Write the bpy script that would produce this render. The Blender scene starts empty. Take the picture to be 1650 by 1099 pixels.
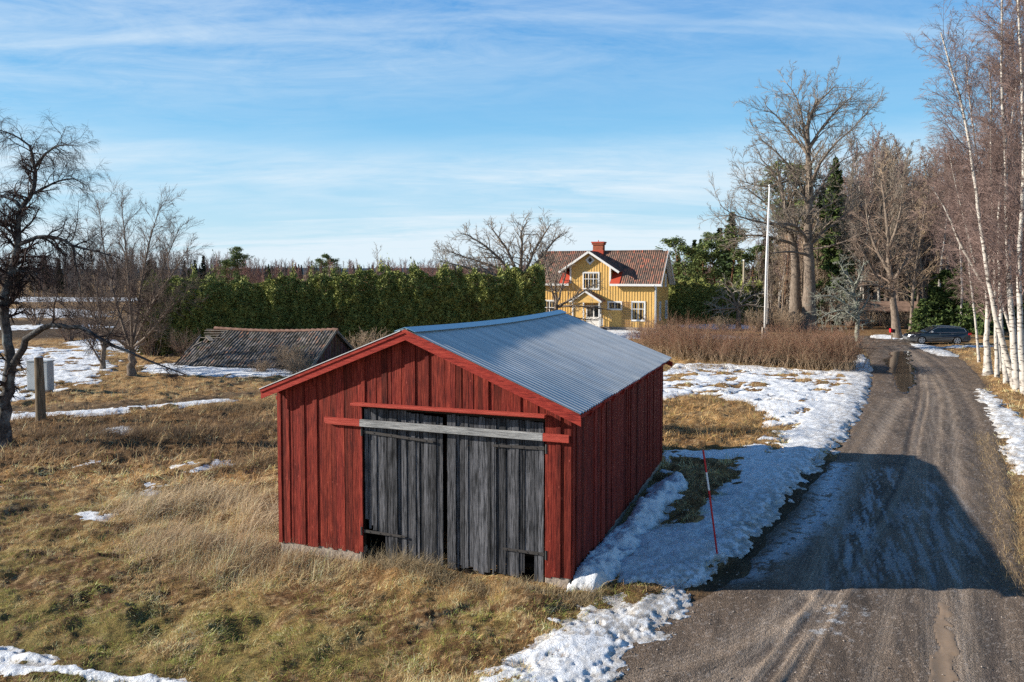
import bpy, math, random
import numpy as np
from mathutils import Vector
random.seed(7)
RNG = np.random.default_rng(11)
sc = bpy.context.scene
col = sc.collection
R = math.radians
# ---------------------------------------------------------------- calibration
FPX = 1200.0; PIT = R(2.6); CAMZ = 6.0
def ray(px, py):
    cx = (px-825)/FPX; cy = (494.5-py)/FPX
    return np.array([cx, math.cos(PIT)+cy*math.sin(PIT), -math.sin(PIT)+cy*math.cos(PIT)])
def at(px, py, Y):
    d = ray(px, py); return np.array([0, 0, CAMZ]) + d*(Y/d[1])
AX = math.atan2(475, 1200)
VV = np.array([math.sin(AX), math.cos(AX), 0.0]); RR = np.array([math.cos(AX), -math.sin(AX), 0.0])
BC = np.array([1.125, 13.958, 0.0])                 # near corner of the barn
# ---------------------------------------------------------------- noise
def _h(ix, iy, s):
    n = (ix.astype(np.int64)*374761393 + iy.astype(np.int64)*668265263 + s*974634777) & 0xffffffff
    n = ((n ^ (n >> 13))*1274126177) & 0xffffffff
    n = (n ^ (n >> 16)) & 0xffff
    return n/65535.0
def vn(x, y, s=0):
    x = np.asarray(x, float); y = np.asarray(y, float)
    xi = np.floor(x); yi = np.floor(y); fx = x-xi; fy = y-yi
    fx = fx*fx*(3-2*fx); fy = fy*fy*(3-2*fy)
    a = _h(xi, yi, s); b = _h(xi+1, yi, s); c = _h(xi, yi+1, s); d = _h(xi+1, yi+1, s)
    return a+(b-a)*fx+(c-a)*fy+(a-b-c+d)*fx*fy
def fbm(x, y, o=4, s=0, g=.5):
    t = 0; am = 1; n = 0
    for i in range(o):
        ca, sa = math.cos(i*1.1+.3), math.sin(i*1.1+.3); k = 2.03**i
        t = t+am*vn((x*ca-y*sa)*k+17.3*i, (x*sa+y*ca)*k-9.1*i, s+i); n += am; am *= g
    return t/n
def ss(a, b, x):
    t = np.clip((x-a)/(b-a), 0, 1); return t*t*(3-2*t)
# ---------------------------------------------------------------- ground shape
def gbase(x, y):
    x = np.asarray(x, float); y = np.asarray(y, float)
    near = 1-ss(60, 110, y)
    return -.42*ss(1.5, -6.5, x)*near
def G(px, py):
    d = ray(px, py); z = 0.0
    for _ in range(6):
        t = (z-CAMZ)/d[2]; p = np.array([0, 0, CAMZ])+t*d; z = float(gbase(p[0], p[1]))
    return p
def GP(*pts): return np.array([G(*p)[:2] for p in pts])
def sdpoly(X, Y, P, pad=1.5):
    """signed distance in metres, positive inside; -pad away from it"""
    out = np.full(X.shape, -pad)
    m = (X > P[:, 0].min()-pad) & (X < P[:, 0].max()+pad) & (Y > P[:, 1].min()-pad) & (Y < P[:, 1].max()+pad)
    if not m.any(): return out
    x = X[m]; y = Y[m]; d = np.full(x.shape, 1e9); ins = np.zeros(x.shape, bool); n = len(P)
    for i in range(n):
        ax, ay = P[i]; bx, by = P[(i+1) % n]; ex, ey = bx-ax, by-ay
        t = np.clip(((x-ax)*ex+(y-ay)*ey)/(ex*ex+ey*ey+1e-12), 0, 1)
        d = np.minimum(d, np.hypot(x-ax-t*ex, y-ay-t*ey))
        c = ((ay > y) != (by > y)) & (x < ex*(y-ay)/(ey if abs(ey) > 1e-9 else 1e-9)+ax)
        ins ^= c
    out[m] = np.maximum(np.where(ins, d, -d), -pad); return out
def dline(X, Y, P, pad=2.0):
    """(distance, fraction) to a polyline"""
    d = np.full(X.shape, pad)
    m = (X > P[:, 0].min()-pad) & (X < P[:, 0].max()+pad) & (Y > P[:, 1].min()-pad) & (Y < P[:, 1].max()+pad)
    if not m.any(): return d
    x = X[m]; y = Y[m]; dd = np.full(x.shape, 1e9)
    for i in range(len(P)-1):
        ax, ay = P[i]; bx, by = P[i+1]; ex, ey = bx-ax, by-ay
        t = np.clip(((x-ax)*ex+(y-ay)*ey)/(ex*ex+ey*ey+1e-12), 0, 1)
        dd = np.minimum(dd, np.hypot(x-ax-t*ex, y-ay-t*ey))
    d[m] = np.minimum(dd, pad); return d
def smooth(P, k=3, closed=False):
    P = np.array(P, float)
    for _ in range(k):
        if closed: Q = np.roll(P, -1, 0); P = np.stack([.75*P+.25*Q, .25*P+.75*Q], 1).reshape(-1, 2)
        else:
            A, B = P[:-1], P[1:]; M = np.stack([.75*A+.25*B, .25*A+.75*B], 1).reshape(-1, P.shape[1]); P = np.vstack([P[:1], M, P[-1:]])
    return P
ROADP = GP((880,1150),(945,1092),(1010,1030),(1075,985),(1150,954),(1205,925),(1247,868),(1315,785),(1352,740),(1385,670),(1408,615),(1410,590),(1400,566),(1388,552),(1310,543),(1310,540),(1400,540),(1470,547),(1510,558),(1550,580),(1578,612),(1598,670),(1612,740),(1625,840),(1635,950),(1645,1150))
ROADP = np.vstack([ROADP[:-1], [[8.9, 8.0], [9.5, -30.], [-3., -30.], [0.2, 6.0]]])
# field road passing left of the barn, behind the post
TRACKP = GP((0,652),(180,650),(330,640),(430,628),(445,634),(330,648),(180,664),(0,672))
SNOW = [  # (polygon in picture pixels, thickness, patchiness, noise size)
 ([(1055,586),(1200,588),(1376,603),(1379,572),(1394,572),(1402,600),(1394,640),(1366,690),(1330,732),(1280,780),(1225,840),(1175,892),(1118,945),(960,948),(1030,860),(1072,790)], .11, .42, .6),
 ([(740,1120),(830,1050),(900,1012),(960,985),(1000,965),(1060,950),(1112,956),(1104,975),(1040,1010),(1000,1045),(950,1085),(925,1120)], .06, .72, .5),
 ([(-30,1044),(20,1047),(60,1055),(108,1068),(60,1070),(-30,1063)], .09, .22, .35),
 ([(-40,1071),(60,1073),(125,1081),(205,1090),(300,1098),(340,1106),(200,1104),(60,1094),(-40,1094)], .09, .22, .35),
 ([(105,846),(125,824),(160,822),(168,840),(130,857)], .04, .62, .28),
 ([(276,752),(310,744),(370,740),(350,753),(300,768)], .04, .62, .28),
 ([(165,694),(190,686),(214,689),(205,700),(170,702)], .04, .62, .28),
 ([(222,784),(262,777),(268,784),(240,793)], .04, .62, .28),
 ([(134,748),(150,742),(158,750),(140,757)], .04, .62, .28),
 ([(-20,778),(10,774),(18,783),(-20,803)], .04, .62, .28),
 ([(0,663),(80,666),(200,657),(368,642),(372,646),(230,659),(110,670),(0,673)], .06, .2, .8),
 ([(-300,562),(0,566),(60,560),(150,566),(180,590),(140,612),(115,625),(60,645),(-300,655)], .08, 1.6, 1.2),
 ([(100,546),(300,550),(300,565),(150,566)], .08, .9, 1.6),
 ([(225,590),(262,586),(300,584),(420,588),(530,588),(520,600),(440,609),(330,603),(250,604)], .09, .55, 1.),
 ([(-900,476),(240,479),(250,487),(-900,488)], .25, .3, 6),
 ([(-900,497),(60,498),(170,500),(160,515),(-900,516)], .2, .55, 5),
 ([(-900,527),(100,524),(200,526),(120,531),(-900,536)], .12, 1.1, 2.5),
 ([(1570,622),(1600,638),(1625,662),(1690,700),(1700,800),(1640,755),(1622,700),(1598,660)], .08, .8, .5),
 ([(1462,551),(1500,556),(1520,563),(1545,574),(1510,571)], .09, .3, .8),
 ([(1520,557),(1600,557),(1600,560),(1530,561)], .09, .5, .8),
 ([(1403,539),(1445,541),(1452,546),(1405,544)], .12, .3, .8),
 ([(1450,539),(1470,543),(1466,548),(1452,544)], .12, .3, .8),
 ([(1075,523),(1130,521),(1215,525),(1215,531),(1110,530)], .12, .4, 1.5),
 ([(980,528),(1050,536),(1190,541),(1210,546),(1120,546),(960,545)], .12, .6, 1.5),
]
HOLES = [([(1050,645),(1125,632),(1200,645),(1232,662),(1240,690),(1205,722),(1120,728),(1050,730)], .30, .8),
 ([(1050,742),(1120,744),(1186,742),(1190,768),(1150,800),(1105,842),(1062,852),(1040,850),(1085,780)], .12, .6)]
SNOWW = [(smooth(GP(*[(a, b) for a, b in P]), 1, True), t, p, n) for P, t, p, n in SNOW]
HOLEW = [(GP(*P), a, n) for P, a, n in HOLES]
THIN = GP((1056,588),(1200,589),(1330,601),(1370,610),(1310,650),(1260,720),(1235,735),(1200,640),(1056,646))
BANK = GP((947,938),(966,912),(1005,865),(1042,826),(1072,797),(1086,778))
def in_barn(x, y, pad=0.):
    lx = (x-BC[0])*RR[0]+(y-BC[1])*RR[1]; ly = (x-BC[0])*VV[0]+(y-BC[1])*VV[1]
    return (lx < pad) & (lx > -6.82-pad) & (ly > -pad) & (ly < 9.6+pad)
def snow_t(x, y):
    """snow thickness (m); negative where there is none"""
    T = np.full(x.shape, -.3)
    for P, t, p, n in SNOWW:
        s = sdpoly(x, y, P)
        m = s > -1.4
        if not m.any(): continue
        q = np.clip(s[m]/(.5*max(n, .4)), -4, 1)*.5+3.2*p*(fbm(x[m]/n*1.3, y[m]/n*1.3, 6, 3, .6)-.515)
        T[m] = np.maximum(T[m], np.where(q > 0, np.tanh(q*7)*.5, q)*t*1.25)
    for P, a, n in HOLEW:
        s = sdpoly(x, y, P); m = s > -1.2
        q = np.clip(-s[m]/.5, -1.5, 3)*.5+.9*(fbm(x[m]/n+5, y[m]/n, 5, 9)-.45)
        T[m] = np.minimum(T[m], q*a)
    s = sdpoly(x, y, THIN); m = s > -.5
    q = (.575-fbm(x[m]*1.0, y[m]*1.6, 6, 12, .6))*2.4+np.maximum(-s[m], 0)*2-.012*(s[m] > .5); T[m] = np.minimum(T[m], q)
    d = dline(x, y, BANK)
    b = .23*(1-(d/(.38+.9*(fbm(x*1.9, y*1.9, 5, 4, .6)-.5)))**2)*(.1+1.7*fbm(x*2.6, y*2.6, 5, 8, .6))
    return np.maximum(T, np.maximum(b, -.3))
def road_s(x, y):
    return sdpoly(x, y, ROADP, 2.5)+.35*(fbm(x*1.1, y*1.1, 4, 21)-.5)*ss(8, 12, y)
def gh(x, y, rs=None):
    x = np.asarray(x, float); y = np.asarray(y, float)
    if rs is None: rs = road_s(x, y)
    far = 1-ss(45, 90, y)
    off = ss(0., .9, -rs)
    z = gbase(x, y)+(fbm(x*.22, y*.22, 3, 5)-.5)*.22*off*far
    z = z+((fbm(x*1.1, y*1.1, 3, 6)-.5)*.36+(fbm(x*2.4, y*2.4, 4, 7, .6)-.5)*.17)*off*far
    z = z-.10*(1-off)
    return z
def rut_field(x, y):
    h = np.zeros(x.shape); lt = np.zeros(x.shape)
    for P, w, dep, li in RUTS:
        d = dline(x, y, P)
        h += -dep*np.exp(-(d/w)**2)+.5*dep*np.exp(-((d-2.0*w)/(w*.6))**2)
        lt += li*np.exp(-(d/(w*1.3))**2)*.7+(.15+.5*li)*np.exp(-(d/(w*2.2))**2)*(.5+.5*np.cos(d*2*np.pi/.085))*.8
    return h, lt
RUTS = [(smooth(GP(*P), 2), w, dp, li) for P, w, dp, li in [
 ([(1455,640),(1420,690),(1390,745),(1350,830),(1315,930),(1262,1010),(1180,1110)], .16, .012, .55),
 ([(1478,596),(1484,630),(1466,700),(1461,745),(1430,810),(1405,850),(1330,960),(1220,1110)], .09, .03, .1),
 ([(1486,600),(1494,640),(1477,700),(1472,745),(1446,810),(1415,860),(1345,960),(1260,1110)], .08, .025, .45),
 ([(1440,556),(1475,575),(1506,620),(1512,660),(1500,740),(1498,850),(1508,950),(1520,1110)], .15, .02, .45),
 ([(1470,560),(1515,585),(1548,630),(1572,690),(1590,780),(1600,850),(1603,960),(1605,1110)], .2, .022, .1),
 ([(1455,556),(1500,590),(1532,640),(1542,740),(1545,900),(1560,1110)], .1, .008, .35),
 ([(1300,960),(1200,1020),(1090,1065),(930,1110)], .14, .014, .35),
 ([(1330,980),(1250,1040),(1130,1090),(1060,1120)], .12, .014, .25),
 ([(1425,640),(1380,700),(1345,765),(1310,850),(1260,930)], .12, .01, .2),
 ([(1400,1110),(1440,960),(1470,850),(1480,740)], .1, .006, .2)]]
PUD = [(GP((1518,968),(1530,985),(1536,1040),(1541,1110),(1506,1110),(1510,1040),(1506,990)), 'm'),
       (GP((1428,566),(1470,563),(1480,590),(1482,615),(1470,640),(1455,668),(1440,640),(1428,600),(1418,580)), 'w')]
# ---------------------------------------------------------------- object helpers
def tag(o, label=None, cat=None, group=None, kind=None):
    if label: o['label'] = label
    if cat: o['category'] = cat
    if group: o['group'] = group
    if kind: o['kind'] = kind
    return o
def empty(name, loc=(0, 0, 0), rz=0, label=None, cat=None, group=None):
    o = bpy.data.objects.new(name, None); col.objects.link(o)
    o.location = loc; o.rotation_euler = (0, 0, rz); o.empty_display_size = .3
    return tag(o, label, cat, group)
def copy_tree(o, parent=None):
    c = o.copy(); col.objects.link(c); c.parent = parent
    for ch in list(o.children): copy_tree(ch, c)
    return c
def mesh_np(name, V, F, mat, parent=None, C=None, smoothf=False, MI=None):
    """V (n,3); F list of (k,m) int arrays"""
    me = bpy.data.meshes.new(name); V = np.asarray(V, np.float32)
    F = [np.asarray(f, np.int32) for f in (F if isinstance(F, list) else [F]) if len(f)]
    me.vertices.add(len(V)); me.vertices.foreach_set('co', V.ravel())
    lv = np.concatenate([f.ravel() for f in F]); sz = np.concatenate([np.full(len(f), f.shape[1], np.int32) for f in F])
    me.loops.add(len(lv)); me.loops.foreach_set('vertex_index', lv)
    me.polygons.add(len(sz)); st = np.zeros(len(sz), np.int32); st[1:] = np.cumsum(sz)[:-1]
    me.polygons.foreach_set('loop_start', st)
    try: me.polygons.foreach_set('loop_total', sz)
    except Exception: pass
    if smoothf: me.polygons.foreach_set('use_smooth', np.ones(len(sz), bool))
    for m in (mat if isinstance(mat, list) else [mat]): me.materials.append(m)
    if MI is not None: me.polygons.foreach_set('material_index', np.asarray(MI, np.int32))
    if C is not None:
        a = me.color_attributes.new('col', 'FLOAT_COLOR', 'POINT'); C = np.asarray(C, np.float32)
        if C.shape[1] == 3: C = np.hstack([C, np.ones((len(C), 1), np.float32)])
        a.data.foreach_set('color', C.ravel())
    me.update(calc_edges=True)
    o = bpy.data.objects.new(name, me); col.objects.link(o)
    if parent is not None: o.parent = parent
    return o
class MB:
    """collects shapes, builds ONE mesh"""
    def __init__(s): s.v = []; s.f = []; s.c = []; s.n = 0
    def add(s, V, F, c=None):
        k = s.n; s.v += [tuple(map(float, p)) for p in V]; s.n += len(V)
        s.f += [tuple(i+k for i in f) for f in F]; s.c += [c if c is not None else (.5, .5, .5)]*len(V); return s
    def box(s, a, b, c=None):
        x0, y0, z0 = a; x1, y1, z1 = b
        return s.hexa([(x0,y0,z0),(x1,y0,z0),(x1,y1,z0),(x0,y1,z0),(x0,y0,z1),(x1,y0,z1),(x1,y1,z1),(x0,y1,z1)], c)
    def hexa(s, P, c=None):
        return s.add(P, [(0,3,2,1),(4,5,6,7),(0,1,5,4),(1,2,6,5),(2,3,7,6),(3,0,4,7)], c)
    def bar(s, a, b, w, h, c=None, up=(0, 0, 1)):
        a = Vector(a); b = Vector(b); t = (b-a).normalized(); u = Vector(up)
        r = t.cross(u)
        if r.length < 1e-4: r = t.cross(Vector((1, 0, 0)))
        r.normalize(); u = r.cross(t).normalized(); r = r*w/2; u = u*h/2
        return s.hexa([a-r-u, a+r-u, a+r+u, a-r+u, b-r-u, b+r-u, b+r+u, b-r+u], c)
    def extrude(s, poly, axis, a, b, c=None):
        """poly of 2-D points; axis 'x','y','z'; from a to b"""
        def P(p, t): return {'x': (t, p[0], p[1]), 'y': (p[0], t, p[1]), 'z': (p[0], p[1], t)}[axis]
        n = len(poly); V = [P(p, a) for p in poly]+[P(p, b) for p in poly]
        F = [tuple(range(n))[::-1], tuple(range(n, 2*n))]+[(i, (i+1) % n, n+(i+1) % n, n+i) for i in range(n)]
        return s.add(V, F, c)
    def tube(s, P, r, n=8, c=None, cap=True):
        P = [Vector(p) for p in P]; rs = r if isinstance(r, (list, tuple)) else [r]*len(P); V = []
        for i, p in enumerate(P):
            t = (P[min(i+1, len(P)-1)]-P[max(i-1, 0)]).normalized(); a = t.cross(Vector((0, 0, 1)))
            if a.length < .05: a = t.cross(Vector((1, 0, 0)))
            a.normalize(); b = t.cross(a)
            V += [p+(a*math.cos(2*math.pi*k/n)+b*math.sin(2*math.pi*k/n))*rs[i] for k in range(n)]
        F = [(i*n+k, i*n+(k+1) % n, (i+1)*n+(k+1) % n, (i+1)*n+k) for i in range(len(P)-1) for k in range(n)]
        if cap: F += [tuple(range(n)), tuple(range((len(P)-1)*n, len(P)*n))[::-1]]
        return s.add(V, F, c)
    def build(s, name, mat, parent=None, sm=False, bevel=0):
        me = bpy.data.meshes.new(name); me.from_pydata(s.v, [], s.f); me.materials.append(mat)
        a = me.color_attributes.new('col', 'FLOAT_COLOR', 'POINT')
        a.data.foreach_set('color', np.array([list(c)+[1] for c in s.c], np.float32).ravel())
        if sm: me.polygons.foreach_set('use_smooth', np.ones(len(me.polygons), bool))
        import bmesh
        bm = bmesh.new(); bm.from_mesh(me); bmesh.ops.recalc_face_normals(bm, faces=bm.faces); bm.to_mesh(me); bm.free()
        me.update(); o = bpy.data.objects.new(name, me); col.objects.link(o)
        if parent is not None: o.parent = parent
        if bevel:
            m = o.modifiers.new('bevel', 'BEVEL'); m.width = bevel; m.segments = 2; m.limit_method = 'ANGLE'
        return o
# ---------------------------------------------------------------- materials
class NT:
    def __init__(s, name, rough=.8, spec=.3, metal=0.):
        s.m = bpy.data.materials.new(name); s.m.use_nodes = True; s.t = s.m.node_tree; s.L = s.t.links
        s.b = s.t.nodes['Principled BSDF']; s.b.inputs['Roughness'].default_value = rough
        s.b.inputs['Metallic'].default_value = metal; s.b.inputs['Specular IOR Level'].default_value = spec
    def n(s, typ, ins=None, **kw):
        x = s.t.nodes.new(typ)
        for k, v in kw.items(): setattr(x, k, v)
        for k, v in (ins or {}).items():
            if hasattr(v, 'links') or isinstance(v, bpy.types.NodeSocket): s.L.new(v, x.inputs[k])
            else: x.inputs[k].default_value = v
        return x
    def coord(s, scale=(1, 1, 1), kind='Object', rot=(0, 0, 0)):
        c = s.n('ShaderNodeTexCoord'); mp = s.n('ShaderNodeMapping', {'Vector': c.outputs[kind], 'Scale': scale, 'Rotation': rot}); return mp.outputs[0]
    def noise(s, scale, detail=4, vec=None, rough=.55, dist=0.):
        i = {'Scale': scale, 'Detail': detail, 'Roughness': rough, 'Distortion': dist}
        if vec is not None: i['Vector'] = vec
        return s.n('ShaderNodeTexNoise', i).outputs['Fac']
    def ramp(s, fac, stops):
        r = s.n('ShaderNodeValToRGB', {'Fac': fac}); e = r.color_ramp.elements
        while len(e) < len(stops): e.new(.5)
        for k, (p, c) in zip(e, stops): k.position = p; k.color = (c, c, c, 1) if isinstance(c, (int, float)) else (*c, 1)
        return r.outputs[0]
    def mix(s, a, b, fac, mode='MIX'):
        x = s.n('ShaderNodeMix', data_type='RGBA', blend_type=mode)
        for sock, v in ((x.inputs[0], fac), (x.inputs[6], a), (x.inputs[7], b)):
            if isinstance(v, bpy.types.NodeSocket): s.L.new(v, sock)
            else: sock.default_value = v if isinstance(v, (int, float)) else (*v, 1)
        return x.outputs[2]
    def math(s, op, a, b=0.):
        x = s.n('ShaderNodeMath', operation=op)
        for i, v in enumerate((a, b)):
            if isinstance(v, bpy.types.NodeSocket): s.L.new(v, x.inputs[i])
            else: x.inputs[i].default_value = v
        return x.outputs[0]
    def attr(s): return s.n('ShaderNodeAttribute', attribute_name='col').outputs['Color']
    def color(s, c):
        if isinstance(c, bpy.types.NodeSocket): s.L.new(c, s.b.inputs['Base Color'])
        else: s.b.inputs['Base Color'].default_value = (*c, 1)
        return s
    def rough(s, c): s.L.new(c, s.b.inputs['Roughness']); return s
    def bump(s, h, dist=.01, strength=1.):
        x = s.n('ShaderNodeBump', {'Height': h, 'Distance': dist, 'Strength': strength}); s.L.new(x.outputs[0], s.b.inputs['Normal']); return s
def flat_mat(name, c, rough=.6, spec=.3, metal=0., var=.12, sc_=8., bump=0.):
    t = NT(name, rough, spec, metal); v = t.coord()
    n = t.noise(sc_, 5, v); t.color(t.mix(tuple(k*(1-var) for k in c), tuple(min(1, k*(1+var)) for k in c), t.ramp(n, [(.3, 0.), (.7, 1.)])))
    if bump: t.bump(n, bump)
    return t.m
def attr_mat(name, rough=.85, spec=.15, trans=0., hi=0., hs=60.):
    t = NT(name, rough, spec); c = t.attr()
    if hi: c = t.mix(c, t.mix((1-hi,)*3, (1+hi,)*3, t.noise(hs, 3, t.coord())), 1., 'MULTIPLY')
    t.color(c)
    if trans:
        tr = t.n('ShaderNodeBsdfTranslucent'); t.L.new(c, tr.inputs['Color']); mx = t.n('ShaderNodeMixShader', {0: trans})
        t.L.new(t.b.outputs[0], mx.inputs[1]); t.L.new(tr.outputs[0], mx.inputs[2])
        t.L.new(mx.outputs[0], t.t.nodes['Material Output'].inputs['Surface'])
    return t.m
def board_mat(name, lo, mid, hi, rough=.85, knots=True, streak=1., blotch=None, ax='z'):
    """weathered boards standing along local z: grain stretched along z, tint per board from 'col'"""
    t = NT(name, rough, .2); pm = (lambda a, b: (a, a, b)) if ax == 'z' else (lambda a, b: (b, a, a))
    v = t.coord(pm(34, 2.2)); w = t.coord(pm(4, 1.6)); f = t.coord(pm(110, 3))
    g = t.noise(1., 6, v, .7, .2); g2 = t.noise(1., 4, w, .6); g3 = t.noise(1., 4, f, .7)
    s_ = t.math('ADD', t.math('MULTIPLY', g, .55*streak), t.math('ADD', t.math('MULTIPLY', g2, .20), t.math('MULTIPLY', g3, .4)))
    c = t.ramp(s_, [(.46, lo), (.575, mid), (.70, hi)])
    a = t.attr(); c = t.mix(c, a, 1., 'MULTIPLY'); c = t.mix(c, (2., 2., 2.), 1., 'MULTIPLY')
    if blotch:
        c = t.mix(c, blotch, t.ramp(t.noise(1., 4, t.coord((9, 9, 2.2)), .6), [(.58, 0.), (.72, .75)]))
    if knots:
        k = t.n('ShaderNodeTexVoronoi', {'Vector': t.coord((9, 9, 3.)), 'Scale': 1.}, feature='F1').outputs['Distance']
        c = t.mix(c, tuple(min(1, q*1.25+.03) for q in hi), t.ramp(k, [(.05, .7), (.09, 0.)]))
    t.color(c); t.bump(t.math('ADD', g, g3), .012, .9); return t.m
# ================================================================ GROUND, ROAD, SNOW
def fan():
    cs = np.concatenate([np.linspace(-3.2, -.78, 40)[:-1], np.arange(-.78, .7801, .0024), np.linspace(.78, 3.2, 40)[1:]])
    rows = [np.linspace(-40, 9, 26)[:-1]]; y = 9.0; r = []
    while y < 7000:
        r.append(y); y *= 1+(.0026 if y < 62 else .0075 if y < 320 else .08)
    ys = np.concatenate(rows+[np.array(r)]); D = np.maximum(ys, 9.0)
    X = D[:, None]*cs[None, :]; Y = np.repeat(ys[:, None], len(cs), 1); return X, Y
FX, FY = fan()
NR, NC = FX.shape
IDX = np.arange(NR*NC).reshape(NR, NC)
QUADS = np.stack([IDX[:-1, :-1], IDX[:-1, 1:], IDX[1:, 1:], IDX[1:, :-1]], -1).reshape(-1, 4)
x = FX.ravel(); y = FY.ravel()
RS = road_s(x, y); SNT = snow_t(x, y); GZ = gh(x, y, RS)
def zone(poly, fe=1.0, pad=3.): return lambda X, Y: ss(-fe, fe, sdpoly(X, Y, GP(*poly), max(pad, fe*1.2)))
Z_GREEN = zone([(-100,880),(150,905),(330,960),(600,965),(900,955),(1010,960),(940,1000),(760,1070),(600,1110),(-200,1150)], 1.2)
Z_GREEN2 = zone([(-100,800),(60,790),(200,830),(180,900),(-100,900)], 1.)
Z_WEED = zone([(-100,690),(60,672),(448,655),(448,745),(300,740),(100,745),(-100,770)], .9)
Z_TALL = zone([(190,800),(330,770),(448,780),(448,880),(560,900),(560,935),(420,950),(230,925),(190,860)], .6)
Z_OCHRE = zone([(1050,640),(1240,650),(1240,725),(1050,730)], .8)
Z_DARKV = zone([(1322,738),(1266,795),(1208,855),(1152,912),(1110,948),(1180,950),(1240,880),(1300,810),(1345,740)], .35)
Z_PLOUGH = zone([(-900,516),(230,515),(260,545),(-900,556)], 3., 6.)
STRAW = np.array([.60, .44, .24]); BROWN = np.array([.19, .105, .05]); GREENC = np.array([.25, .22, .07]); TAN = np.array([.46, .265, .11]); MUD = np.array([.05, .035, .025])
def lerp(a, b, t): return a+(b-a)*t[:, None]
def gcolor(x, y):
    n1 = fbm(x*.5, y*.5, 4, 31); n2 = fbm(x*2.3, y*2.3, 4, 32); n3 = fbm(x*9, y*9, 3, 33)
    C = lerp(np.broadcast_to(BROWN*.8, (len(x), 3)), TAN*.9, ss(.35, .62, .5*n1+.5*n2))
    C = lerp(C, STRAW*.8, ss(.5, .68, n3)*.55)
    g = np.clip(Z_GREEN(x, y)*.7+Z_GREEN2(x, y)*.3+.06, 0, 1)
    C = lerp(C, GREENC*.7, g*ss(.40, .62, .5*n2+.5*n1+.06*g))
    C = lerp(C, BROWN*.7, Z_WEED(x, y)*.7); C = lerp(C, MUD, Z_PLOUGH(x, y)*.9)
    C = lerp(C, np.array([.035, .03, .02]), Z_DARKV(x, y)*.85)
    C = lerp(C, np.array([.13, .07, .035]), ss(62, 80, y)*ss(24, 30, x)*(.4+.6*n1))
    return C*(.75+.5*n3)[:, None]
GCOL = gcolor(x, y)
tk = ss(-.3, .3, sdpoly(x, y, TRACKP, 1.)); GCOL = lerp(GCOL, np.array([.16, .11, .07]), tk*.7)
rv = ss(-.9, .1, RS); GCOL = lerp(GCOL, np.array([.12, .085, .06]), rv*.8)
t = NT('ground_soil_and_turf', .95, .1)
c = t.attr(); n = t.noise(38, 6, t.coord(), .7); n2 = t.noise(7, 5, t.coord(), .65)
c = t.mix(c, t.mix((.45,)*3, (1.5,)*3, t.ramp(n, [(.3, 0.), (.7, 1.)])), 1., 'MULTIPLY'); t.color(c); t.bump(t.math('ADD', n, n2), .05, 1.)
GCOL = GCOL*(1-.4*ss(-.12, 0, SNT)*(SNT < .02)*(y < 60))[:, None]; M_GROUND = t.m
g = mesh_np('ground', np.stack([x, y, GZ], 1), QUADS, M_GROUND, C=GCOL, smoothf=True); tag(g, kind='structure')
# ---- road
rh, rl = rut_field(x, y)
RZ = gbase(x, y)-.06+rh+(fbm(x*1.4, y*1.4, 3, 40)-.5)*.035
RZ = np.where(RS > 0, RZ, RZ-.22*np.minimum(-RS, 1))
RA = (x*RR[0]+y*RR[1]); RB = (x*VV[0]+y*VV[1]); stk = fbm(RA*5, RB*.22, 5, 45, .6); stk2 = fbm(RA*14, RB*.5, 3, 46)
keep = (RS > -.7) & (y > -29)
fq = QUADS[keep[QUADS].all(1)]
n1 = fbm(x*.8, y*.8, 4, 41); n2 = fbm(x*4, y*1.2, 4, 42); n3 = fbm(x*12, y*12, 3, 43)
RC = lerp(np.broadcast_to([.105, .080, .062], (len(x), 3)), np.array([.23, .168, .122]), ss(.34, .66, .3*n1+.3*n2+.4*stk))
RC = RC*(.42+.50*stk2)[:, None]
RC = lerp(RC, np.array([.34, .265, .20]), np.clip(rl*1.5, 0, 1)*(.45+.8*stk2))
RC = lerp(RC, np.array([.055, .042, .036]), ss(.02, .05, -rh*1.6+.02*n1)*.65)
RC = lerp(RC, np.array([.15, .105, .07]), ss(.9, .0, RS)*.6)
def frost(poly, a, thr, sx=6., sy=6.): 
    z = ss(-.3, .5, sdpoly(x, y, GP(*poly), 1.)); q = fbm((RA if sy < 5 else x)*sx, (RB if sy < 5 else y)*sy*(.35 if sy < 5 else 1), 5, 50, .7); return a*z*ss(thr, thr+.10, q+.10*z)
fr = frost([(1318,740),(1380,742),(1350,830),(1300,872),(1225,925),(1180,932),(1245,875),(1300,815)], .85, .43)
fr = np.maximum(fr, frost([(1400,748),(1460,750),(1445,830),(1400,900),(1330,945),(1345,860)], .45, .57, 9, 2.2))
fr = np.maximum(fr, frost([(1465,760),(1540,780),(1590,860),(1600,940),(1300,945),(1420,850)], .28, .60, 9, 2.))
fr = np.maximum(fr, frost([(1290,960),(1420,955),(1400,1020),(1290,1040)], .5, .66, 6, 6))
RC = lerp(RC, np.array([.62, .66, .70]), fr)
sp = ss(.70, .74, fbm(x*22, y*22, 2, 60)); RC = lerp(RC, np.array([.34, .29, .25]), sp*.5)
t = NT('packed_gravel', .9, .25)
c = t.attr(); v = t.coord(); n = t.noise(60, 5, v, .75)
vo = t.n('ShaderNodeTexVoronoi', {'Vector': v, 'Scale': 42.}).outputs['Color']
bw = t.n('ShaderNodeSeparateColor', {0: vo}).outputs[0]
c = t.mix(c, t.mix((.55,)*3, (1.5,)*3, t.ramp(n, [(.32, 0.), (.68, 1.)])), 1., 'MULTIPLY')
c = t.mix(c, t.mix((.75,)*3, (1.35,)*3, bw), 1., 'MULTIPLY'); t.color(c)
t.rough(t.ramp(t.noise(1.1, 4, v), [(.35, .62), (.65, .95)]))
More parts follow.
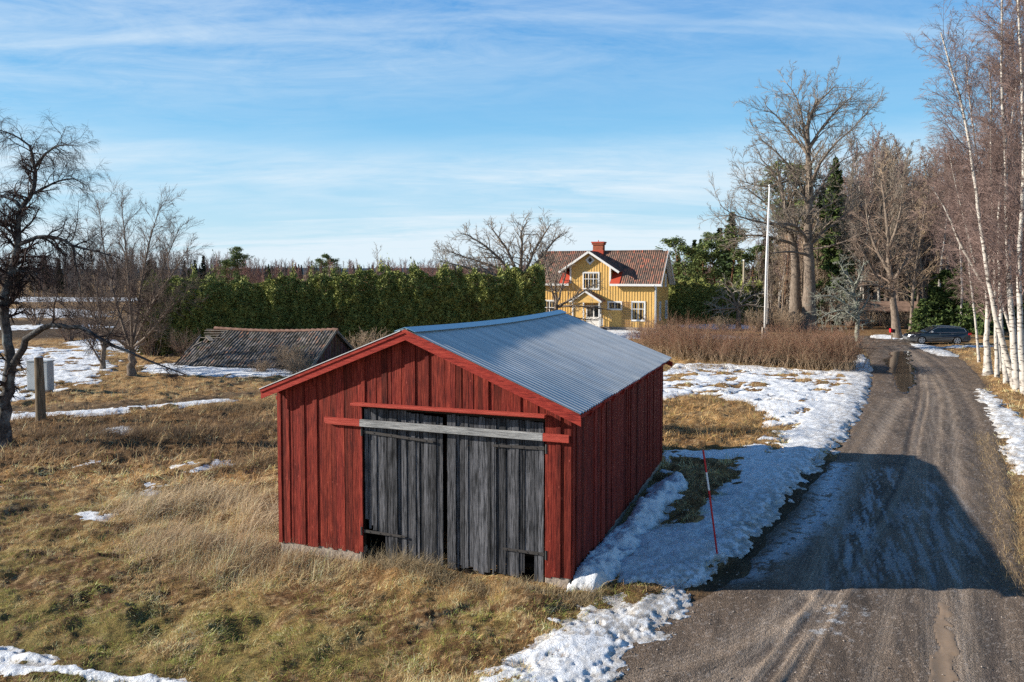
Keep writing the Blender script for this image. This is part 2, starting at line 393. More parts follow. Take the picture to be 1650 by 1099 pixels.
vd = t.n('ShaderNodeTexVoronoi', {'Vector': v, 'Scale': 42.}).outputs['Distance']
t.bump(t.math('SUBTRACT', n, t.math('MULTIPLY', vd, .8)), .02, 1.); M_ROAD = t.m
def sub(name, fq, V, mat, C, **k):
    u, inv = np.unique(fq, return_inverse=True); return mesh_np(name, V[u], inv.reshape(fq.shape), mat, C=None if C is None else C[u], smoothf=True, **k)
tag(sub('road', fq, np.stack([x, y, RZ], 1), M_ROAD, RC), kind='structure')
# ---- puddles: level sheets of water and wet silt standing in the ruts
t = NT('puddle_water', .06, .5); t.color((.05, .04, .03)); t.bump(t.noise(5, 3, t.coord()), .004, .5); M_WATER = t.m
t = NT('wet_silt', .35, .4); t.color(t.mix((.20, .135, .08), (.27, .19, .12), t.noise(14, 4, t.coord()))); M_SILT = t.m
for P, kd in PUD:
    s = sdpoly(x, y, P, .9)-(.28 if kd == 'w' else 0)+(.9 if kd == 'w' else .34)*(fbm(x*(.8 if kd == 'w' else 5), y*(.5 if kd == 'w' else 2), 4, 71)-.5)
    if kd == 'w':
        m = s > -.1; z = gbase(x, y)-.055+np.clip(s, -.3, .1)*.08
        m &= True
    else: m = s > -.03; z = RZ+.006+np.clip(s, -.1, .03)*.2
    fq = QUADS[m[QUADS].all(1)]
    if kd == 'w': z = np.where(s > .0, np.maximum(RZ+.006, -.052), RZ-.02); z = np.where(s > 0, -.030, -.10)+gbase(x, y)
    o = sub('puddle', fq, np.stack([x, y, z], 1), M_WATER if kd == 'w' else M_SILT, None)
    tag(o, kind='structure')
# ---- snow
far = ss(40, 90, y)
cap = np.where(SNT > 0, SNT, SNT*.6)
cr = (fbm(x*7, y*7, 5, 80, .6)-.5)*.035*(1-far)+(np.abs(fbm(x*18, y*18, 2, 81)-.5))*.018*(1-far)
sm = SNT > -.035
sm &= ~in_barn(x, y, .05) & (y > 8.5)
fq = QUADS[sm[QUADS].any(1)]
SZ = gbase(x, y)+(GZ-gbase(x, y))*.5+cap+cr*.7+.008
SZ = np.where(SNT > -.04, SZ, GZ-.1)
dirt = ss(.56, .70, fbm(x*9, y*5, 4, 82))*.75; road_near = ss(-2.6, -.2, RS)*(x > 0)*(y > 12)*(y < 60)
dirt = np.maximum(dirt*.45, road_near*ss(.40, .58, fbm(x*13, y*8, 4, 83))*.85)
dirt = np.maximum(dirt, ss(.62, .68, fbm(x*17, y*17, 3, 84))*.5*(SNT < .1))
dirt = np.maximum(dirt, ss(.035, .0, SNT)*ss(.35, .6, fbm(x*8, y*8, 3, 85))*.75)
SC = lerp(np.broadcast_to([.84, .86, .88], (len(x), 3)), np.array([.30, .25, .19]), dirt)
t = NT('granular_snow', .55, .3); v = t.coord(); n = t.noise(26, 5, v, .7); n2 = t.noise(90, 3, v)
t.color(t.mix(t.attr(), (.72, .76, .82), t.ramp(n, [(.38, .35), (.55, 0.)]))); t.bump(t.math('ADD', n, t.math('MULTIPLY', n2, .4)), .03, .9); M_SNOW = t.m
tag(sub('snow', fq, np.stack([x, y, SZ], 1), M_SNOW, SC), kind='structure')
# ---- far hills
V = []; F = []; k = 0
for (yy, z0, z1, s) in ((2600, 8, 26, 5), (4600, 20, 50, 9)):
    xs = np.linspace(-yy*1.6, yy*1.6, 160); top = z0+(z1-z0)*fbm(xs/yy*5+s, xs*0+s, 5, s)
    n = len(xs)
    V += [np.stack([xs, xs*0+yy, top*0-2], 1), np.stack([xs, xs*0+yy+60, top], 1), np.stack([xs, xs*0+yy+600, top*0-2], 1)]
    i = np.arange(n-1)
    F += [np.stack([k+i, k+i+1, k+n+i+1, k+n+i], 1), np.stack([k+n+i, k+n+i+1, k+2*n+i+1, k+2*n+i], 1)]; k += 3*n
M_HILL = flat_mat('distant_forest', (.045, .075, .10), 1., 0., var=.2, sc_=.02)  # blue of the distance haze is mixed into the forest colour
tag(mesh_np('hills', np.vstack(V), F, M_HILL), kind='structure')
# ================================================================ CAMERA, SUN, SKY
cd = bpy.data.cameras.new('camera'); cam = bpy.data.objects.new('camera', cd); col.objects.link(cam)
cam.location = (0, 0, CAMZ); cam.rotation_euler = (R(90)-PIT, 0, 0); cd.sensor_width = 36; cd.lens = 36*FPX/1650
cd.shift_y = -55/1650; cd.clip_end = 20000; sc.camera = cam
SEL = R(22.3)
ld = bpy.data.lights.new('sun', 'SUN'); lo = bpy.data.objects.new('sun', ld); col.objects.link(lo)
ld.energy = 5.; ld.angle = R(.53); ld.color = (1., .93, .82)
dv = Vector((math.cos(SEL), .012*math.cos(SEL), -math.sin(SEL))); lo.rotation_euler = dv.to_track_quat('-Z', 'Y').to_euler(); lo.location = (-30, 0, 20)
w = bpy.data.worlds.new('World'); sc.world = w; w.use_nodes = True; T = w.node_tree; NL = T.links
for n in list(T.nodes): T.nodes.remove(n)
def wn(typ, ins=None, **kw):
    q = T.nodes.new(typ)
    for a, b in kw.items(): setattr(q, a, b)
    for a, b in (ins or {}).items():
        if isinstance(b, bpy.types.NodeSocket): NL.new(b, q.inputs[a])
        else: q.inputs[a].default_value = b
    return q
def wramp(fac, stops, interp='LINEAR'):
    r = wn('ShaderNodeValToRGB', {'Fac': fac}); e = r.color_ramp.elements; r.color_ramp.interpolation = interp
    while len(e) < len(stops): e.new(.5)
    for k, (p, c) in zip(e, stops): k.position = p; k.color = (c, c, c, 1)
    return r.outputs[0]
def wm(op, a, b=0.):
    q = wn('ShaderNodeMath', operation=op)
    for i, v in enumerate((a, b)):
        if isinstance(v, bpy.types.NodeSocket): NL.new(v, q.inputs[i])
        else: q.inputs[i].default_value = v
    return q.outputs[0]
sky = wn('ShaderNodeTexSky', sky_type='NISHITA'); sky.sun_disc = False; sky.sun_elevation = SEL; sky.sun_rotation = R(-90)
sky.altitude = 100; sky.air_density = 1.; sky.dust_density = .6; sky.ozone_density = 2.
hs = wn('ShaderNodeHueSaturation', {'Saturation': 1.22, 'Value': 1.2, 'Color': sky.outputs[0]})
tc = wn('ShaderNodeTexCoord'); sep = wn('ShaderNodeSeparateXYZ', {0: tc.outputs['Generated']})
dz = wm('ADD', wm('MAXIMUM', sep.outputs[2], 0.), .12)
gr = wn('ShaderNodeValToRGB', {'Fac': sep.outputs[2]}); e = gr.color_ramp.elements
while len(e) < 6: e.new(.5)
for k, (p, c) in zip(e, [(0., (.50, .78, .93)), (.06, (.42, .73, .93)), (.16, (.26, .62, .93)), (.34, (.105, .37, .80)), (.44, (.065, .24, .52)), (.7, (.025, .11, .31))]): k.position = p; k.color = (*c, 1)
gs = wn('ShaderNodeMix', data_type='RGBA', blend_type='MULTIPLY'); gs.inputs[0].default_value = 1.; NL.new(gr.outputs[0], gs.inputs[6]); gs.inputs[7].default_value = (10., 10., 10., 1)
sm_ = wn('ShaderNodeMix', data_type='RGBA'); sm_.inputs[0].default_value = .85; NL.new(hs.outputs[0], sm_.inputs[6]); NL.new(gs.outputs[2], sm_.inputs[7])
cx = wm('DIVIDE', sep.outputs[0], dz); cy = wm('DIVIDE', sep.outputs[1], dz)
pv = wn('ShaderNodeCombineXYZ', {0: cx, 1: cy, 2: 0.}).outputs[0]
def cl(scale, rot, loc, det, stops, dist=.6, rough=.6):
    mp = wn('ShaderNodeMapping', {'Vector': pv, 'Scale': scale, 'Rotation': (0, 0, R(rot)), 'Location': loc})
    nz = wn('ShaderNodeTexNoise', {'Vector': mp.outputs[0], 'Scale': 1., 'Detail': det, 'Roughness': rough, 'Distortion': dist})
    return wramp(nz.outputs['Fac'], stops)
big = cl((.2, .42, 1), -14, (3.1, 1.7, 0), 3, [(.36, 0.), (.60, 1.)])
wisp = cl((.7, 2.2, 1), -18, (7.3, 2.2, 0), 8, [(.36, 0.), (.75, 1.)], 1.1, .68)
fine = cl((2.6, 5., 1), -32, (1.3, 5.2, 0), 8, [(.35, 0.), (.8, 1.)], .8, .7)
streak = cl((.22, 2.4, 1), -4, (4.4, .35, 0), 4, [(.60, 0.), (.70, 1.)], .2, .5)
c1 = wm('MULTIPLY', wm('MULTIPLY', big, wm('ADD', wm('MULTIPLY', wisp, .7), wm('MULTIPLY', fine, .7))), .68)
c2 = wm('MULTIPLY', streak, .3)
low = wm('MULTIPLY', wramp(sep.outputs[2], [(.0, .55), (.05, .6), (.11, .6), (.19, 0.)], 'EASE'), wm('ADD', .25, cl((.28, .7, 1), 3, (9.1, 3.3, 0), 6, [(.38, 0.), (.58, 1.)], .5)))
lat = wm('SUBTRACT', .85, wm('MULTIPLY', sep.outputs[0], .75))
cf = wm('MULTIPLY', wm('MINIMUM', wm('ADD', wm('ADD', wm('MULTIPLY', c1, lat), c2), low), .9), wramp(sep.outputs[2], [(.36, 1.), (.5, .12)]))
mx = wn('ShaderNodeMix', data_type='RGBA'); NL.new(cf, mx.inputs[0]); NL.new(sm_.outputs[2], mx.inputs[6]); mx.inputs[7].default_value = (7.6, 8.7, 9.5, 1)
bg = wn('ShaderNodeBackground', {'Color': mx.outputs[2], 'Strength': .062}); wo = wn('ShaderNodeOutputWorld', {'Surface': bg.outputs[0]})
sc.view_settings.view_transform = 'Standard'; sc.view_settings.look = 'None'; sc.view_settings.exposure = .75; sc.view_settings.gamma = 1
sc.cycles.max_bounces = 5; sc.cycles.diffuse_bounces = 2; sc.cycles.glossy_bounces = 3; sc.cycles.transmission_bounces = 4; sc.cycles.transparent_max_bounces = 6
sc.cycles.use_denoising = False
# ================================================================ BARN (local x = along the front to the right, y = along the roof, z up; origin at the near corner)
barn = empty('barn', BC, -AX, 'red board barn with a corrugated metal roof and grey double doors beside the road', 'barn')
M_RED = board_mat('red_painted_boards', (.050, .006, .005), (.19, .022, .013), (.33, .058, .034), .8)
M_REDD = board_mat('red_weathered_trim', (.12, .012, .01), (.33, .035, .024), (.45, .07, .045), .8, ax='x')
M_GREY = board_mat('bare_grey_boards', (.005, .005, .006), (.022, .023, .025), (.105, .105, .112), .85, False, 1.25)
M_BEAM = board_mat('silvered_plank', (.10, .10, .10), (.30, .30, .295), (.48, .475, .46), .8, False, ax='x')
M_BEAMR = board_mat('red_plank', (.28, .032, .022), (.40, .06, .04), (.48, .09, .06), .75, False, ax='x')
M_IRON = flat_mat('rusted_iron', (.055, .05, .048), .7, .4, .3, var=.3, sc_=30)
M_CONC = flat_mat('old_concrete', (.34, .28, .23), .95, .1, var=.3, sc_=12, bump=.02)
M_DARK = flat_mat('dark_barn_timber', (.035, .026, .02), .9, .1)
BW, BL, WZ, AZ, AU = -6.82, 9.55, 3.30, 4.72, -3.42
def roofz(u): # underside of the roof at the front wall
    return 3.28+(AZ-3.28)*(1-abs(u-AU)/(3.62 if u > AU else 3.70))
def tint(r=.12, dk=.0):
    k = .5*(1+random.uniform(-r, r)); 
    if random.random() < dk: k *= .6
    return (k, k*random.uniform(.94, 1.05), k*random.uniform(.92, 1.06))
def lbot(u): return .17+(.0-.17)*(u/BW)
m = MB(); u = 0.0
while u > BW+.02:
    wd = random.uniform(.085, .15); u2 = max(u-wd, BW); opening = (-4.66 < (u+u2)/2 < -.545)
    y0 = -.001-random.choice([0., .003, .006, .009, .022, .026])-random.uniform(0, .003)
    a, b = u2+.003, u-.002; za, zb = roofz(a)-.03, roofz(b)-.03
    z0 = 3.22+.01*random.random() if opening else lbot(u)-random.uniform(0, .05)
    if za > AZ-.07 or zb > AZ-.07: za = min(za, AZ-.09); zb = min(zb, AZ-.09)
    c = tint(.24, .15)
    m.hexa([(a, y0, z0), (b, y0, z0), (b, .028, z0), (a, .028, z0), (a, y0, za), (b, y0, zb), (b, .028, zb), (a, .028, za)], c); u = u2
m.build('front_wall', M_RED, barn)
m = MB(); v = .03
while v < BL:
    wd = random.uniform(.12, .18); v2 = min(v+wd, BL); x1 = .001+random.choice([0., .005, .022])
    z0 = .16+.05*(v/BL)+random.uniform(-.03, .02); m.box((-.03, v+.002, z0), (x1, v2-.003, 3.29-.05*math.sin(v*1.1)*.3), tint(.2, .1)); v = v2
m.build('side_wall', M_RED, barn)
m = MB(); v = .03
while v < BL:
    v2 = min(v+.15, BL); m.box((BW-.001-random.choice([0, .02]), v+.002, -.05), (BW+.03, v2-.003, 3.28), tint()); v = v2
m.build('side_wall', M_RED, barn)
m = MB(); u = 0.
while u > BW+.05:
    u2 = max(u-.15, BW); m.hexa([(u2+.002, BL-.03, .1), (u-.002, BL-.03, .1), (u-.002, BL, .1), (u2+.002, BL, .1), (u2+.002, BL-.03, roofz(u2)-.18), (u-.002, BL-.03, roofz(u)-.18), (u-.002, BL, roofz(u)-.18), (u2+.002, BL, roofz(u2)-.18)], tint()); u = u2
m.build('rear_wall', M_RED, barn)
m = MB()   # floor, posts and beams seen dimly through the gaps
m.box((BW+.05, .1, -.45), (-.05, BL-.05, -.02)); m.box((-4.85, .05, -.3), (-4.67, .2, 3.22)); m.box((-.54, .05, -.3), (-.38, .2, 3.22)); m.box((-4.67, .06, 3.14), (-.54, .2, 3.24))
m.box((-3.5, 3.2, 0), (-3.3, 3.4, 4.4)); m.box((-1.6, .35, .12), (-.6, .8, .2)); m.box((-1.6, .4, .32), (-.6, .9, .38))
m.build('inner_frame', M_DARK, barn)
m = MB(); m.box((BW+.02, .005, -.62), (-4.66, .22, .12)); m.box((-.53, .005, -.3), (-.03, .22, .26)); m.box((-.24, .03, -.3), (-.012, BL-.02, .17)); m.box((BW+.02, .23, -.62), (BW+.24, BL-.02, .0)); m.box((BW+.25, BL-.24, -.5), (-.25, BL-.03, .1))
m.build('foundation', M_CONC, barn, bevel=.02)
# crossbar and header over the doors
def bb(m, x0, z0, x1, z1, y0, y1, h, c=(.5,)*3): m.hexa([(x0, y0, z0), (x1, y0, z1), (x1, y1, z1), (x0, y1, z0), (x0, y0, z0+h), (x1, y0, z1+h), (x1, y1, z1+h), (x0, y1, z0+h)], c)
def zb(u): return 2.76+(2.80-2.76)*(u+5.55)/5.5
cb = MB(); bb(cb, -4.64, zb(-4.64), -.55, zb(-.55), -.085, -.03, .145); cbo = cb.build('crossbar', M_BEAM, barn, bevel=.004)
e = MB(); e.add([(-5.53, -.085, zb(-5.5)+.03), (-5.42, -.085, zb(-5.4)-.0), (-4.643, -.085, zb(-4.64)), (-4.643, -.085, zb(-4.64)+.145), (-5.53, -.085, zb(-5.5)+.145),
 (-5.53, -.03, zb(-5.5)+.03), (-5.42, -.03, zb(-5.4)), (-4.643, -.03, zb(-4.64)), (-4.643, -.03, zb(-4.64)+.145), (-5.53, -.03, zb(-5.5)+.145)],
 [(0, 1, 2, 3, 4), (9, 8, 7, 6, 5), (0, 5, 6, 1), (1, 6, 7, 2), (2, 7, 8, 3), (3, 8, 9, 4), (4, 9, 5, 0)])
e.build('painted_end', M_BEAMR, cbo); e = MB()
bb(e, -.547, zb(-.55), -.03, zb(-.03), -.085, -.03, .145); e.build('painted_end', M_BEAMR, cbo)
e = MB(); bb(e, -4.79, 3.215, -.47, 3.26, -.20, -.03, .055); bb(e, -4.72, 3.18, -.52, 3.22, -.05, -.028, .034); e.build('door_header', M_BEAMR, barn, bevel=.006)
# doors
def door(u0, u1, lean, name='door'):
    d = MB(); u = u0; n = 0
    while u < u1-.01:
        wd = random.uniform(.075, .125); u2 = min(u+wd, u1); y0 = .030+random.choice([0, .014, .03])+lean*(u-u0)/(u1-u0)
        z0 = .02+.04*(u+.55)/4.1+random.uniform(-.05, .05); zt = 3.14+random.uniform(-.02, .015); f = (u-u0)/(u1-u0)
        if name == 'left': z0 = -.12+random.uniform(-.05, .06)
        mid = (u+u2)/2
        if name == 'left' and mid < -4.54: z0 = .75+random.random()*.05; 
        elif name == 'left' and mid < -4.02: z0 = .55-.06*(mid+4.6)+random.uniform(-.03, .03)
        if name == 'left' and -4.14 < mid < -4.02: z0 = .02
        if name == 'left' and f > .5: zt -= .10*(f-.3)
        if name == 'right' and -.98 < mid < -.72: z0 = .56
        if name == 'right' and random.random() < .10: z0 += random.uniform(.04, .14)
        k = .5*random.uniform(.55, 1.5); c = (k, k, k*1.02)
        if random.random() < .8: d.box((u+.003, y0, z0), (u2-.005, y0+.022, zt), c)
        else:
            d.box((u+.002, y0, z0), ((u+u2)/2-.002, y0+.022, zt), c); d.box(((u+u2)/2+.002, y0+.006, z0+.08), (u2-.003, y0+.026, zt-.01), tuple(q*.8 for q in c))
        u = u2
    o = d.build('door', M_GREY, barn); return o
dl = door(-4.60, -2.75, .03, 'left'); dr = door(-2.64, -.56, .0, 'right')
dl['label'] = 'grey weathered left door leaf with boards rotted away at its lower corner'; dr['label'] = 'grey weathered right door leaf with a gap in its lower boards'
def hinge(par, x0, z0, x1, z1, y=.026, knob=None):
    h = MB(); h.hexa([(x0, y-.012, z0-.025), (x1, y-.012, z1-.032), (x1, y, z1-.032), (x0, y, z0-.025), (x0, y-.012, z0+.02), (x1, y-.012, z1+.032), (x1, y, z1+.032), (x0, y, z0+.02)])
    for q in (.1, .35, .6, .85): 
        X = x0+(x1-x0)*q; Z = z0+(z1-z0)*q; h.tube([(X, y-.014, Z), (X, y-.024, Z)], .011, 6)
    if knob: h.tube([(knob, y-.02, z1-.09), (knob, y-.02, z1+.09)], .028, 8)
    h.build('strap_hinge', M_IRON, par)
hinge(dl, -2.95, 2.56, -4.60, 2.64, knob=-4.64); hinge(dl, -3.62, .50, -4.62, .50, knob=-4.66)
hinge(dr, -1.62, 2.60, -.55, 2.63, knob=-.50); hinge(dr, -1.42, .56, -.55, .56, knob=-.50)
# ---- roof: corrugated sheets, slightly sagging
RO0, RO1 = -.27, BL+.32
def sag(v): q_ = np.clip((v-RO0)/(RO1-RO0), 0, 1); return -.07*math.sin(math.pi*q_)-.11*q_
NV = int((RO1-RO0)/.028); vs = np.linspace(RO0, RO1, NV)
NS = 22
for side, u1, z1 in ((1, .24, 3.345), (-1, -7.04, 3.41)):
    s = np.linspace(0, 1, NS); U_ = AU+(u1-AU)*s
    S, Vg = np.meshgrid(s, vs)
    cor = .019*np.sin(Vg*2*np.pi/.165)
    sg = (-.075*np.sin(np.pi*(Vg-RO0)/(RO1-RO0))-.11*(Vg-RO0)/(RO1-RO0))*(1-.75*S)+(fbm(Vg*.9+side, S*2.5+3, 3, 90)-.5)*.018
    Zg = AZ+.14+(z1+.055-AZ-.14)*S+cor+sg
    edge = (fbm(Vg*2.2, Vg*0+1, 2, 91)-.5)*.05
    Xg = AU+(u1-AU+edge*(1 if side > 0 else -1)*0)*S+np.where(S > .99, edge, 0)
    V = np.stack([Xg.ravel(), Vg.ravel(), Zg.ravel()], 1)
    V2 = V.copy(); V2[:, 2] -= .004
    I = np.arange(NV*NS).reshape(NV, NS); q = np.stack([I[:-1, :-1], I[:-1, 1:], I[1:, 1:], I[1:, :-1]], -1).reshape(-1, 4)
    if side < 0: q = q[:, ::-1]
    if side > 0:
        t = NT('corrugated_metal', .4, .5, .08); vv = t.coord((1, .25, 1)); n = t.noise(.5, 5, vv, .6); n2 = t.noise(9, 4, t.coord((.3, 1, 1)), .7)
        c = t.mix((.60, .60, .57), (.68, .67, .64), t.ramp(n, [(.35, 0.), (.65, 1.)])); c = t.mix(c, t.mix((.80,)*3, (1.08,)*3, t.ramp(t.noise(1., 4, t.coord((.01, 2.2, .01)), .7), [(.35, 0.), (.62, 1.)])), 1., 'MULTIPLY'); c = t.mix(c, (.22, .28, .34), t.ramp(n2, [(.58, 0.), (.8, .4)])); t.color(c)
        # lapped sheets: a fine dark line every 0.83 m
        sx = t.n('ShaderNodeSeparateXYZ', {0: t.coord()}).outputs[1]; fr_ = t.math('FRACT', t.math('MULTIPLY', sx, 1/.83)); M_ROOF = t.m
        t.rough(t.ramp(n2, [(.3, .34), (.7, .55)]))
    ro = mesh_np('roof_sheet', np.vstack([V, V2]), [q, q[:, ::-1]+len(V)], M_ROOF, barn, smoothf=True)
m = MB()   # ridge cap follows the sag
for i in range(0, 40):
    a = RO0-.02+(RO1-RO0+.04)*i/40; b = RO0-.02+(RO1-RO0+.04)*(i+1)/40; za, zb_ = AZ+.185+sag(a), AZ+.185+sag(b)
    for sgn in (-1, 1):
        m.hexa([(AU, a, za), (AU+sgn*.24, a, za-.085), (AU+sgn*.24, b, zb_-.085), (AU, b, zb_), (AU, a, za+.008), (AU+sgn*.24, a, za-.077), (AU+sgn*.24, b, zb_-.077), (AU, b, zb_+.008)], (.5,)*3)
M_CAP = flat_mat('blue_metal_flashing', (.16, .36, .52), .4, .5, .35, var=.1)
m.build('ridge_cap', M_CAP, ro)
def rake(m, y0, y1, off0, off1, c=(.5,)*3):
    for ue, zt in ((.26, 3.37), (-7.06, 3.43)):
        pass; A = (AU, AZ+.13)
        m.hexa([(AU, y0, A[1]+off0), (ue, y0, zt+off0), (ue, y1, zt+off0), (AU, y1, A[1]+off0), (AU, y0, A[1]+off1), (ue, y0, zt+off1), (ue, y1, zt+off1), (AU, y1, A[1]+off1)], c)
m = MB(); rake(m, -.262, -.235, -.20, .012); rake(m, -.285, -.2625, -.055, .015); m.build('bargeboard', M_REDD, barn)
m = MB(); rake(m, RO1-.06, RO1-.03, -.28, -.13); m.build('bargeboard', M_REDD, barn)
m = MB()   # pale drip edge along the left rake, purlin ends, rafters tails, soffit
m.hexa([(AU-.1, -.30, AZ+.11), (-7.08, -.30, 3.445), (-7.08, -.2, 3.445), (AU-.1, -.2, AZ+.11), (AU-.1, -.30, AZ+.125), (-7.08, -.30, 3.46), (-7.08, -.2, 3.46), (AU-.1, -.2, AZ+.125)])
m.build('drip_edge', flat_mat('pale_sheet_edge', (.6, .6, .6), .4, .5), ro)
m = MB()
for q in np.linspace(.05, .97, 6):
    for ue, sg_ in ((.12, 1), (-6.95, -1)):
        X = AU+(ue-AU)*q; Z = AZ-.17+(3.18-AZ+.17)*q; m.box((X-.05, .03, Z-.04), (X+.05, RO1-.08, Z+.03))
for v in np.arange(.15, BL, .95):
    m.bar((AU, v, AZ-.22), (.10, v, 3.16), .06, .12); m.bar((AU, v, AZ-.22), (-6.95, v, 3.18), .06, .12)
m.build('roof_frame', M_REDD, barn)
# ================================================================ STAKE, POST, CABINET, FLAGPOLE
def on(px, py): p = G(px, py); return (p[0], p[1], float(gh(p[0], p[1])))
M_SRED = flat_mat('red_plastic', (.50, .012, .02), .4, .5, var=.05); M_WHITE = flat_mat('white_paint', (.78, .78, .77), .5, .4, var=.05)
p = on(1158, 897); st = empty('snow_stake', (p[0], p[1], p[2]+.03), 0, 'thin red snow stake with a white band, leaning in the shaded snow', 'snow stake')
tp = at(1133, 725, p[1]+.1); top = Vector(tp)-Vector((p[0], p[1], p[2]+.03))
m = MB(); m.tube([(0, 0, -.2), top*.62], .02, 8); m.tube([top*.79, top], .02, 8); m.build('pole', M_SRED, st, sm=False)
m = MB(); m.tube([top*.62, top*.79], .0205, 8); m.build('reflective_band', M_WHITE, st)
p = on(66, 680); ps = empty('wooden_post', p, 0, 'thick round wooden post with a snow cap in front of the grey cabinet', 'post')
t = NT('weathered_post_wood', .9, .15); n = t.noise(1., 5, t.coord((22, 22, 1.5)), .6); t.color(t.ramp(n, [(.3, (.06, .045, .03)), (.55, (.20, .15, .10)), (.8, (.34, .27, .19))])); t.bump(n, .02); M_POST = t.m
H = at(66, 576, p[1])[2]-p[2]
m = MB(); m.tube([(0, 0, -.3), (.0, 0, H*.5), (-.02, 0, H)], [.205, .19, .17], 16); m.build('shaft', M_POST, ps, sm=False)
m = MB(); m.tube([(-.02, 0, H), (-.02, 0, H+.04), (-.02, 0, H+.06)], [.18, .165, .08], 14); m.build('snow_cap', M_SNOW, ps, sm=True)
p = on(66, 634); cb = empty('utility_cabinet', p, R(-8), 'pale grey electrical cabinet standing behind the wooden post', 'cabinet')
M_CAB = flat_mat('grey_cabinet_paint', (.40, .42, .42), .5, .4, var=.06, sc_=3); H = at(66, 582, p[1])[2]-p[2]; W = 38/1200*p[1]/2
m = MB(); m.box((-W, -.22, .12), (W, .22, H)); m.build('body', M_CAB, cb, bevel=.02)
m = MB(); m.box((-W-.03, -.26, H+.002), (W+.03, .26, H+.05)); m.build('top', M_CAB, cb, bevel=.015)
m = MB(); m.box((-W+.04, -.235, .18), (-.01, -.222, H-.08)); m.box((.01, -.235, .18), (W-.04, -.222, H-.08)); d = m.build('door', M_CAB, cb, bevel=.004)
m = MB(); m.box((.03, -.262, H*.5), (.06, -.236, H*.5+.14)); m.build('handle', M_IRON, d)
m = MB(); m.box((-W+.06, -.18, -.3), (W-.06, .18, .118)); m.build('plinth', M_CONC, cb)
p = on(1232, 546); fp = empty('flagpole', p, 0, 'tall white flagpole rising behind the bare brown shrub hedge', 'flagpole')
H = at(1236, 300, p[1])[2]-p[2]
m = MB(); m.tube([(0, 0, 0), (.05, 0, H*.5), (.22, 0, H)], [.105, .085, .05], 12); m.build('pole', M_WHITE, fp, sm=True)
m = MB(); m.tube([(.22, 0, H), (.22, 0, H+.08), (.22, 0, H+.16)], [.09, .10, .03], 10); m.build('finial', M_WHITE, fp, sm=True)
m = MB(); m.box((-.3, -.3, -.1), (.3, .3, .15)); m.box((-.24, -.14, .15), (-.18, .14, 1.1)); m.box((.18, -.14, .15), (.24, .14, 1.1)); m.build('base_bracket', M_CONC, fp)
m = MB(); m.tube([(.13, -.14, 1.4), (.16, -.12, H*.5), (.22, -.1, H-.1)], .012, 4); m.build('halyard', M_WHITE, fp)
# ================================================================ GRASS (nobody could count it)
def blades(P, h, lean, ang, w, C, curl=.35):
    """P (n,3) bases; h length; lean 0..1 (1 = lying); ang direction; w half width"""
    n = len(P); d = np.stack([np.cos(ang), np.sin(ang), ang*0], 1)
    r = RNG.uniform(0, 2*np.pi, n); sd = np.stack([np.cos(r), np.sin(r), .2*np.sin(r*3)], 1)*w[:, None]
    th1 = lean*1.2; th2 = np.minimum(lean*1.45+curl*RNG.uniform(.3, 1.2, n), 1.9)
    up = np.array([0, 0, 1.])
    m = P+(d*np.sin(th1)[:, None]+up*np.cos(th1)[:, None])*(h*.5)[:, None]
    t = m+(d*np.sin(th2)[:, None]+up*np.cos(th2)[:, None])*(h*.5)[:, None]
    V = np.stack([P-sd, P+sd, m+sd*.8, m-sd*.8, t+sd*.25, t-sd*.25], 1).reshape(-1, 3)
    k = np.arange(n)[:, None]*6; F = np.concatenate([k+[0, 1, 2, 3], k+[3, 2, 4, 5]], 0)
    Cc = np.repeat(C[:, None, :], 6, 1).reshape(-1, 3)
    return V, F, Cc
M_GRASS = attr_mat('dry_grass_blades', .75, .2, .25)
def scatter(n, ylo, yhi, xf=.80, p=1.):
    # density falls off with distance
    u = RNG.uniform(0, 1, n); y = ylo*(yhi/ylo)**(u**p); x = RNG.uniform(-xf, xf, n)*y
    return x, y
